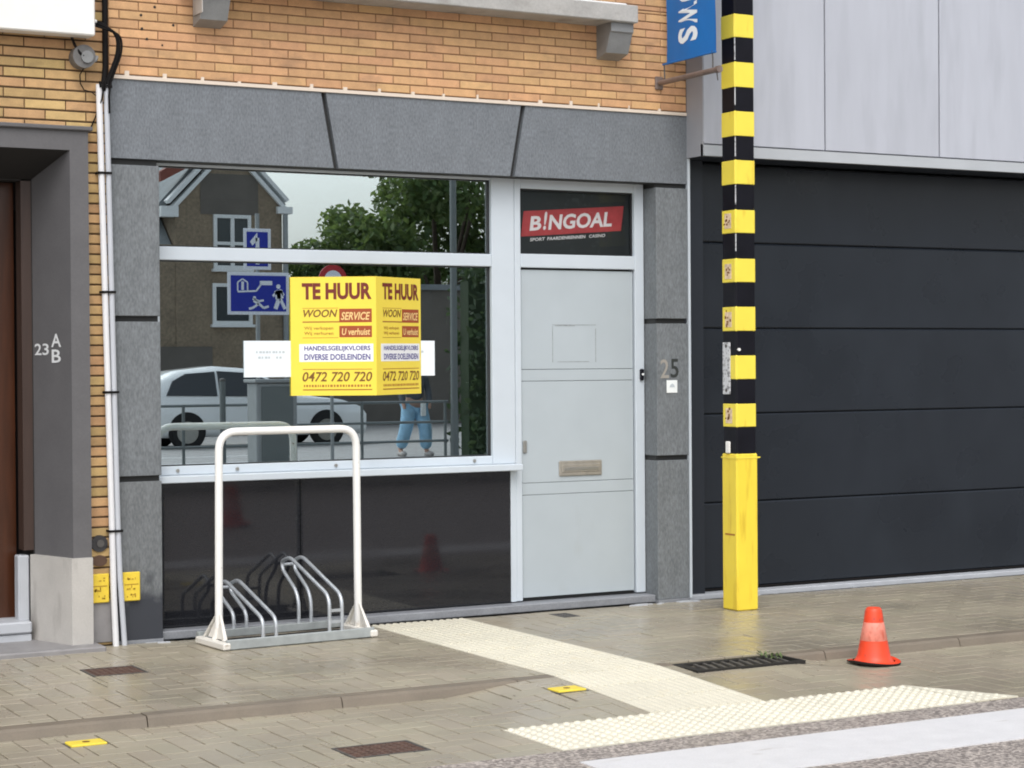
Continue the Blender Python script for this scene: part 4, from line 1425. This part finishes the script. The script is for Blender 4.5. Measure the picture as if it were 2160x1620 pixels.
for _ in range(46):
    a, h = random.uniform(0, 6.28), random.uniform(3.6, 10.2)
    rad = 3.5 * max(.05, 1 - ((h - 6.2) / 5.2) ** 2) ** .5
    bl.append(((23.2 + math.cos(a) * rad * .8 + .25 * (h - 6), -41.5 + math.sin(a) * rad * .7, h), random.uniform(.7, 1.25)))
tree('leafy_tree', 'tall leafy green tree reflected at the right of the upper window pane', (23.2, -41.5, 0), bl, 34000, .13, M['leaf'], 4.5, 8)
bl = [((18.3 + i * .30, -41 + random.uniform(-.4, .4), 4.45 + random.uniform(-.3, .35) + .05 * i), random.uniform(.35, .6)) for i in range(10)]
tree('hedge_tree', 'loose feathery shrub reflected low in the upper window pane', (19.5, -41, 0), bl, 3200, .10, M['leaf'], 4.0, 9)
random.seed(12)
bl = [((26.0 + random.uniform(-2, 4), -37 + random.uniform(-1, 1), random.uniform(1.5, 8)), random.uniform(.9, 1.6)) for _ in range(20)]
tree('leafy_tree', 'second leafy tree at the right edge of the reflection', (27, -37, 0), bl, 5000, .14, M['leaf'], 4.5, 10)
hd = thing('hedge', 'dark green hedge reflected in the right end of the lower window pane', 'hedge', (13, -18.6, 0))
cm = MB()
random.seed(4)
leaves(cm, 5200, lambda: (random.uniform(12.1, 17), -18.6 + random.choice((-1, 1)) * random.uniform(.2, .55), random.uniform(.1, 3.3)), .08)
leaves(cm, 900, lambda: (random.uniform(12.1, 17), -18.6 + random.uniform(-.5, .5), random.uniform(3.1, 3.45)), .08)
cm.build('foliage', M['leaf_dk'], hd)
MB().box(12.2, 17, -18.75, -18.45, .02, 3.1).build('stems', M['leaf_dk'], hd)
# --- guard rail, lamp post, cabinet, bollard
gr = thing('guard_rail', 'steel pedestrian guard rail reflected across the lower window pane', 'railing', (9, -17, .02))
for z in (1.04, .71, .40):
    MB().tube([(4.0, -17, z), (11.05, -17, z)], .022, 8).build('rail', M['rail_g'], gr)
for xp in (5.0, 6.5, 8.0, 9.5, 11.0):
    MB().tube([(xp, -17, .02), (xp, -17, 1.06)], .026, 8).build('post', M['rail_g'], gr)
lp = thing('lamp_post', 'slim pale lamp post reflected as a vertical line in the shop window', 'lamp post', (11.12, -16.9, .02))
MB().tube([(11.12, -16.9, .02), (11.12, -16.9, 1.2), (11.12, -16.9, 7)], [.075, .06, .05], 10).build('shaft', M['rail_g'], lp)
MB().tube(fillet([(11.12, -16.9, 7), (11.12, -16.6, 7.5), (11.12, -15.6, 7.7)], .3), .04, 8).build('arm', M['corbel'], lp)
MB().box(11.0, 11.24, -15.7, -15.1, 7.62, 7.74, .03).build('lamp_head', M['cab'], lp)
cb_ = thing('utility_cabinet', 'grey utility cabinet reflected beside the white car', 'cabinet', (7.5, -15.3, .02))
MB().box(6.98, 7.62, -15.55, -15.15, .10, 1.40, .02).build('body', M['cab'], cb_)
MB().box(6.94, 7.66, -15.59, -15.11, 1.40, 1.45, .01).build('lid', M['cab'], cb_)
MB().box(7.02, 7.58, -15.52, -15.18, .02, .10).build('base', M['slab'], cb_)
MB().box(7.05, 7.55, -15.15, -15.135, .16, 1.34, .005).build('door', M['rail_g'], cb_)
bo = thing('bollard', 'dark slim post reflected in front of the white car', 'bollard', (6.85, -15.6, .02))
MB().tube([(6.62, -15.6, .02), (6.62, -15.6, 1.42)], .045, 10).build('shaft', M['rail_g'], bo)
MB().lathe((6.62, -15.6, 1.42), [(.05, 0), (.05, .03), (.02, .05), (.0005, .052)], 10).build('cap', M['iron_dk'], bo)
# --- traffic signs on a post
SY = -16.0
sg = thing('sign_post', 'post with blue home zone sign and blue arrow sign reflected in the window', 'traffic sign', (7.34, SY - .05, .02))
MB().tube([(7.36, SY - .05, .02), (7.36, SY - .05, 3.95)], .032, 10).build('post', M['cab'], sg)
def sign(x0, x1, z0, z1, nm):
    b = MB().box(x0, x1, SY - .012, SY, z0, z1, .004).build(nm, M['sign_white'], sg)
    MB().box(x0 + .05, x1 - .05, SY, SY + .004, z0 + .05, z1 - .05).build('field', M['sign_blue'], b)
    return b
s1 = sign(6.86, 7.85, 2.42, 3.06, 'home_zone_sign')
m = MB()
def stroke(mb, pts, w):
    for (a, b) in zip(pts[:-1], pts[1:]):
        d = Vector((b[0] - a[0], b[1] - a[1]))
        nn = Vector((-d.y, d.x)).normalized() * w / 2
        q = [(a[0] + nn.x, a[1] + nn.y), (b[0] + nn.x, b[1] + nn.y), (b[0] - nn.x, b[1] - nn.y), (a[0] - nn.x, a[1] - nn.y)]
        mb.prism(q, 'y', SY + .004, SY + .009)
def P_(u, v):       # fractions of the sign face
    return (6.86 + .99 * u, 3.06 - .64 * v)
stroke(m, [P_(.77, .86), P_(.83, .62), P_(.82, .42)], .065)
stroke(m, [P_(.93, .86), P_(.85, .62)], .05)
stroke(m, [P_(.82, .42), P_(.84, .62)], .13)
stroke(m, [P_(.82, .42), P_(.73, .56)], .04)
stroke(m, [P_(.84, .40), P_(.91, .54)], .04)
m.disc((P_(.82, .33)[0], SY + .0065, P_(.82, .33)[1]), 'y', .035, .005, 12)
stroke(m, [P_(.42, .66), P_(.50, .74)], .05)
stroke(m, [P_(.50, .74), P_(.40, .84), P_(.34, .86)], .035)
stroke(m, [P_(.50, .74), P_(.58, .84), P_(.66, .80)], .035)
stroke(m, [P_(.40, .62), P_(.50, .68), P_(.58, .66)], .03)
m.disc((P_(.43, .60)[0], SY + .0065, P_(.43, .60)[1]), 'y', .025, .005, 10)
m.box(P_(.52, .2)[0], P_(.72, .2)[0], SY + .004, SY + .009, P_(0, .30)[1], P_(0, .20)[1])
stroke(m, [P_(.54, .28), P_(.46, .44), P_(.16, .46)], .025)
stroke(m, [P_(.16, .44), P_(.16, .24), P_(.24, .16), P_(.32, .24), P_(.32, .44)], .02)
stroke(m, [P_(.24, .22), P_(.24, .42)], .04)
m.build('symbol', M['sign_white'], s1)
s2 = sign(7.12, 7.56, 3.10, 3.72, 'arrow_sign')
m = MB()
m.box(7.31, 7.37, SY + .004, SY + .009, 3.18, 3.58)
m.prism([(7.22, 3.52), (7.34, 3.66), (7.34, 3.54), (7.26, 3.46)], 'y', SY + .004, SY + .009)
m.build('arrow', M['sign_white'], s2)
rs = thing('round_sign', 'round red traffic sign reflected just above the yellow board', 'traffic sign', (8.74, -16.4, .02))
MB().tube([(8.74, -16.45, .02), (8.74, -16.45, 3.1)], .03, 8).build('post', M['cab'], rs)
MB().disc((8.74, -16.38, 2.98), 'y', .24, .02, 24).build('face', M['sign_red'], rs)
MB().disc((8.74, -16.367, 2.98), 'y', .15, .01, 24).build('field', M['sign_white'], rs)

# --- white car (side on, facing right in the reflection)
def car(loc, label):
    cx, cyy, cz = loc
    CS = 1.12
    t = thing('parked_car', label, 'car', loc)
    # stations along x: (x, bottom, belt height, roof height or None, half width)
    top = [(-2.18, .52), (-2.16, .86), (-2.08, 1.0), (-1.85, 1.36), (-1.45, 1.54), (-.7, 1.63), (-.1, 1.58), (.25, 1.42), (.85, 1.10), (1.05, 1.03), (1.65, .93), (2.08, .78), (2.18, .55)]
    def prof(x):
        for (a, za), (b, zb) in zip(top[:-1], top[1:]):
            if a <= x <= b:
                return za + (zb - za) * (x - a) / (b - a)
        return .55
    n = 44
    xs_ = [-2.18 + 4.36 * i / n for i in range(n + 1)]
    vs_, fs = [], []
    for x in xs_:
        zt = prof(x)
        e = 1 - max(0, abs(x) - 1.7) / .48 * .16
        wh = .88 * e
        belt = min(.96 - .04 * x / 2, zt - .02)
        wr = .64 if zt > 1.2 else wh * .93 - max(0, (zt - .95)) * .9
        ring = [(wh * .9, .22), (wh, .34), (wh, .62), (wh * .985, belt), (wr + (wh - wr) * .25, belt + (zt - belt) * .72), (wr * .9, zt - .015), (wr * .45, zt)]
        pts = [(cyy + w, cz + z) for w, z in ring] + [(cyy - w, cz + z) for w, z in ring[::-1]]
        vs_ += [(cx + x * CS, a, b) for a, b in pts]
    k = 14
    for i in range(n):
        for q in range(k):
            fs.append((i * k + q, i * k + (q + 1) % k, (i + 1) * k + (q + 1) % k, (i + 1) * k + q))
    fs += [tuple(range(k)), tuple(range(n * k, n * k + k))[::-1]]
    body = MB().add(vs_, fs, True).build('body', M['car_white'], t)
    for s in (1, -1):
        def wy(z):
            return cyy + s * (.885 - max(0, z - .95) * .36)
        gl = MB()
        for poly in ([(-1.70, 1.05), (-.76, 1.03), (-.76, 1.52), (-1.30, 1.48), (-1.55, 1.34)], [(-.71, 1.03), (.72, 1.0), (.20, 1.36), (-.12, 1.49), (-.71, 1.53)]):
            a = [(cx + x * CS, wy(z) + s * .012, cz + z) for x, z in poly]
            b = [(cx + x * CS, wy(z) - s * .10, cz + z) for x, z in poly]
            m_ = len(poly)
            gl.add(a + b, [tuple(range(m_)), tuple(range(m_, 2 * m_))[::-1]] + [(i, (i + 1) % m_, m_ + (i + 1) % m_, m_ + i) for i in range(m_)])
        gl.build('side_window', M['car_glass'], t)
        MB().box(cx + .55, cx + .73, cyy + s * .90, cyy + s * 1.02, cz + .98, cz + 1.10, .02).build('mirror', M['car_white'], t)
        hnd = MB().box(cx - .52, cx - .34, cyy + s * .87, cyy + s * .905, cz + .84, cz + .87, .005)
        hnd.box(cx + .42, cx + .60, cyy + s * .87, cyy + s * .905, cz + .82, cz + .85, .005)
        hnd.build('door_handle', M['cab'], t)
        for wx in (-1.33, 1.33):
            wl_ = MB().disc((cx + wx * CS, cyy + s * .80, cz + .32), 'y', .32, .21, 28).build('wheel', M['tyre'], t)
            MB().disc((cx + wx * CS, cyy + s * .905, cz + .32), 'y', .22, .015, 20).build('rim', M['steel'], wl_)
            MB().disc((cx + wx * CS, cyy + s * .868, cz + .34), 'y', .385, .03, 28).build('wheel_arch', M['tyre'], t)
        MB().box(cx + 2.10, cx + 2.36, cyy + s * .5, cyy + s * .72, cz + .66, cz + .78, .03).build('headlight', M['car_glass'], t)
    ws_ = MB()
    ws_.add([(cx + .92, cyy - .68, cz + 1.10), (cx + .92, cyy + .68, cz + 1.10), (cx + .27, cyy + .55, cz + 1.42), (cx + .27, cyy - .55, cz + 1.42),
             (cx + .84, cyy - .68, cz + 1.06), (cx + .84, cyy + .68, cz + 1.06), (cx + .20, cyy + .55, cz + 1.385), (cx + .20, cyy - .55, cz + 1.385)],
            [(0, 1, 2, 3), (7, 6, 5, 4), (0, 4, 5, 1), (1, 5, 6, 2), (2, 6, 7, 3), (3, 7, 4, 0)])
    ws_.build('windscreen', M['car_glass'], t)
    return t
car((10.9, -26.0, .02), 'white car parked across the street, reflected in the lower window pane')

# --- passer-by in pale jeans
def person(x, y, z, label):
    t = thing('person', label, 'person', (x, y, z))
    def skin(name, m, pts, edges, radii, parent, lv=2):
        me = bpy.data.meshes.new(name)
        me.from_pydata([Vector(p) for p in pts], edges, [])
        o = bpy.data.objects.new(name, me)
        COL.objects.link(o)
        sk = o.modifiers.new('skin', 'SKIN')
        for i, r in enumerate(radii):
            d = me.skin_vertices[0].data[i]
            d.radius = r if isinstance(r, tuple) else (r, r)
            d.use_root = i == 0
        o.modifiers.new('sub', 'SUBSURF').levels = lv
        dg = bpy.context.evaluated_depsgraph_get()
        out = bpy.data.meshes.new_from_object(o.evaluated_get(dg))
        bpy.data.objects.remove(o)
        out.materials.clear()
        out.materials.append(m)
        for p in out.polygons:
            p.use_smooth = True
        out.name = name
        return link(name, out, (x, y, z), parent)
    # faces the shop (+y), feet apart in mid-stride
    pts = [(0, 0, .95), (0, 0, 1.15), (0, .01, 1.40), (0, .01, 1.50), (0, .02, 1.58), (0, .03, 1.66), (0, .02, 1.74),
           (.10, 0, .90), (.17, .10, .50), (.20, .06, .10), (.22, .20, .04), (-.10, 0, .90), (-.15, -.02, .50), (-.20, -.18, .12), (-.22, -.05, .05),
           (.20, 0, 1.42), (.27, .02, 1.15), (.24, .12, .93), (.23, .15, .84), (-.20, 0, 1.42), (-.28, .0, 1.15), (-.26, .10, .93), (-.25, .13, .84)]
    ed = [(0, 1), (1, 2), (2, 3), (3, 4), (4, 5), (5, 6), (0, 7), (7, 8), (8, 9), (9, 10), (0, 11), (11, 12), (12, 13), (13, 14), (2, 15), (15, 16), (16, 17), (17, 18), (2, 19), (19, 20), (20, 21), (21, 22)]
    rad = [(.15, .11), (.14, .10), (.16, .10), .06, .065, .095, .07, .085, .06, .045, .04, .085, .06, .045, .04, .055, .045, .035, .03, .055, .045, .035, .03]
    skin('body', M['skin'], pts, ed, rad, t)
    lp_ = [(0, 0, .98), (.10, 0, .88), (.17, .10, .50), (.20, .06, .11), (-.10, 0, .88), (-.15, -.02, .50), (-.20, -.18, .13)]
    skin('trousers', M['jeans'], lp_, [(0, 1), (1, 2), (2, 3), (0, 4), (4, 5), (5, 6)], [(.19, .14), .15, .125, .115, .15, .125, .115], t)
    jp = [(0, 0, .95), (0, 0, 1.18), (0, .01, 1.40), (.20, 0, 1.42), (.27, .02, 1.15), (.24, .12, .95), (-.20, 0, 1.42), (-.28, 0, 1.15), (-.26, .10, .95), (0, .01, 1.48)]
    skin('jacket', M['jacket'], jp, [(0, 1), (1, 2), (2, 3), (3, 4), (4, 5), (2, 6), (6, 7), (7, 8), (2, 9)], [(.185, .145), (.175, .13), (.18, .125), .075, .06, .052, .075, .06, .052, .075], t)
    skin('hair', M['hair'], [(0, -.03, 1.64), (0, -.02, 1.75), (0, .03, 1.77)], [(0, 1), (1, 2)], [(.09, .09), (.088, .08), (.07, .05)], t)
    for sx, sy_ in ((.21, .12), (-.21, -.12)):
        MB().box(x + sx - .05, x + sx + .05, y + sy_ - .09, y + sy_ + .17, z, z + .09, .03).build('shoe', M['shoe'], t)
    for s in (1, -1):
        MB().lathe((x + s * .033, y + .118, z + 1.66), [(.0005, -.01), (.010, 0), (.0005, .01)], 8).build('eye', M['hair'], t)
    MB().lathe((x, y + .128, z + 1.615), [(.003, -.004), (.015, 0), (.008, .022), (.0005, .034)], 8).build('nose', M['skin'], t)
    bg_ = MB().box(x + .02, x + .12, y + .20, y + .24, z + .72, z + .98, .01)
    tag(bg_.build('carrier_bag', M['sticker']), 'pale bag held by the passer-by reflected in the window', 'bag')
    return t
person(11.7, -19.6, .02, 'person in pale jeans walking across the street, reflected under the yellow board')
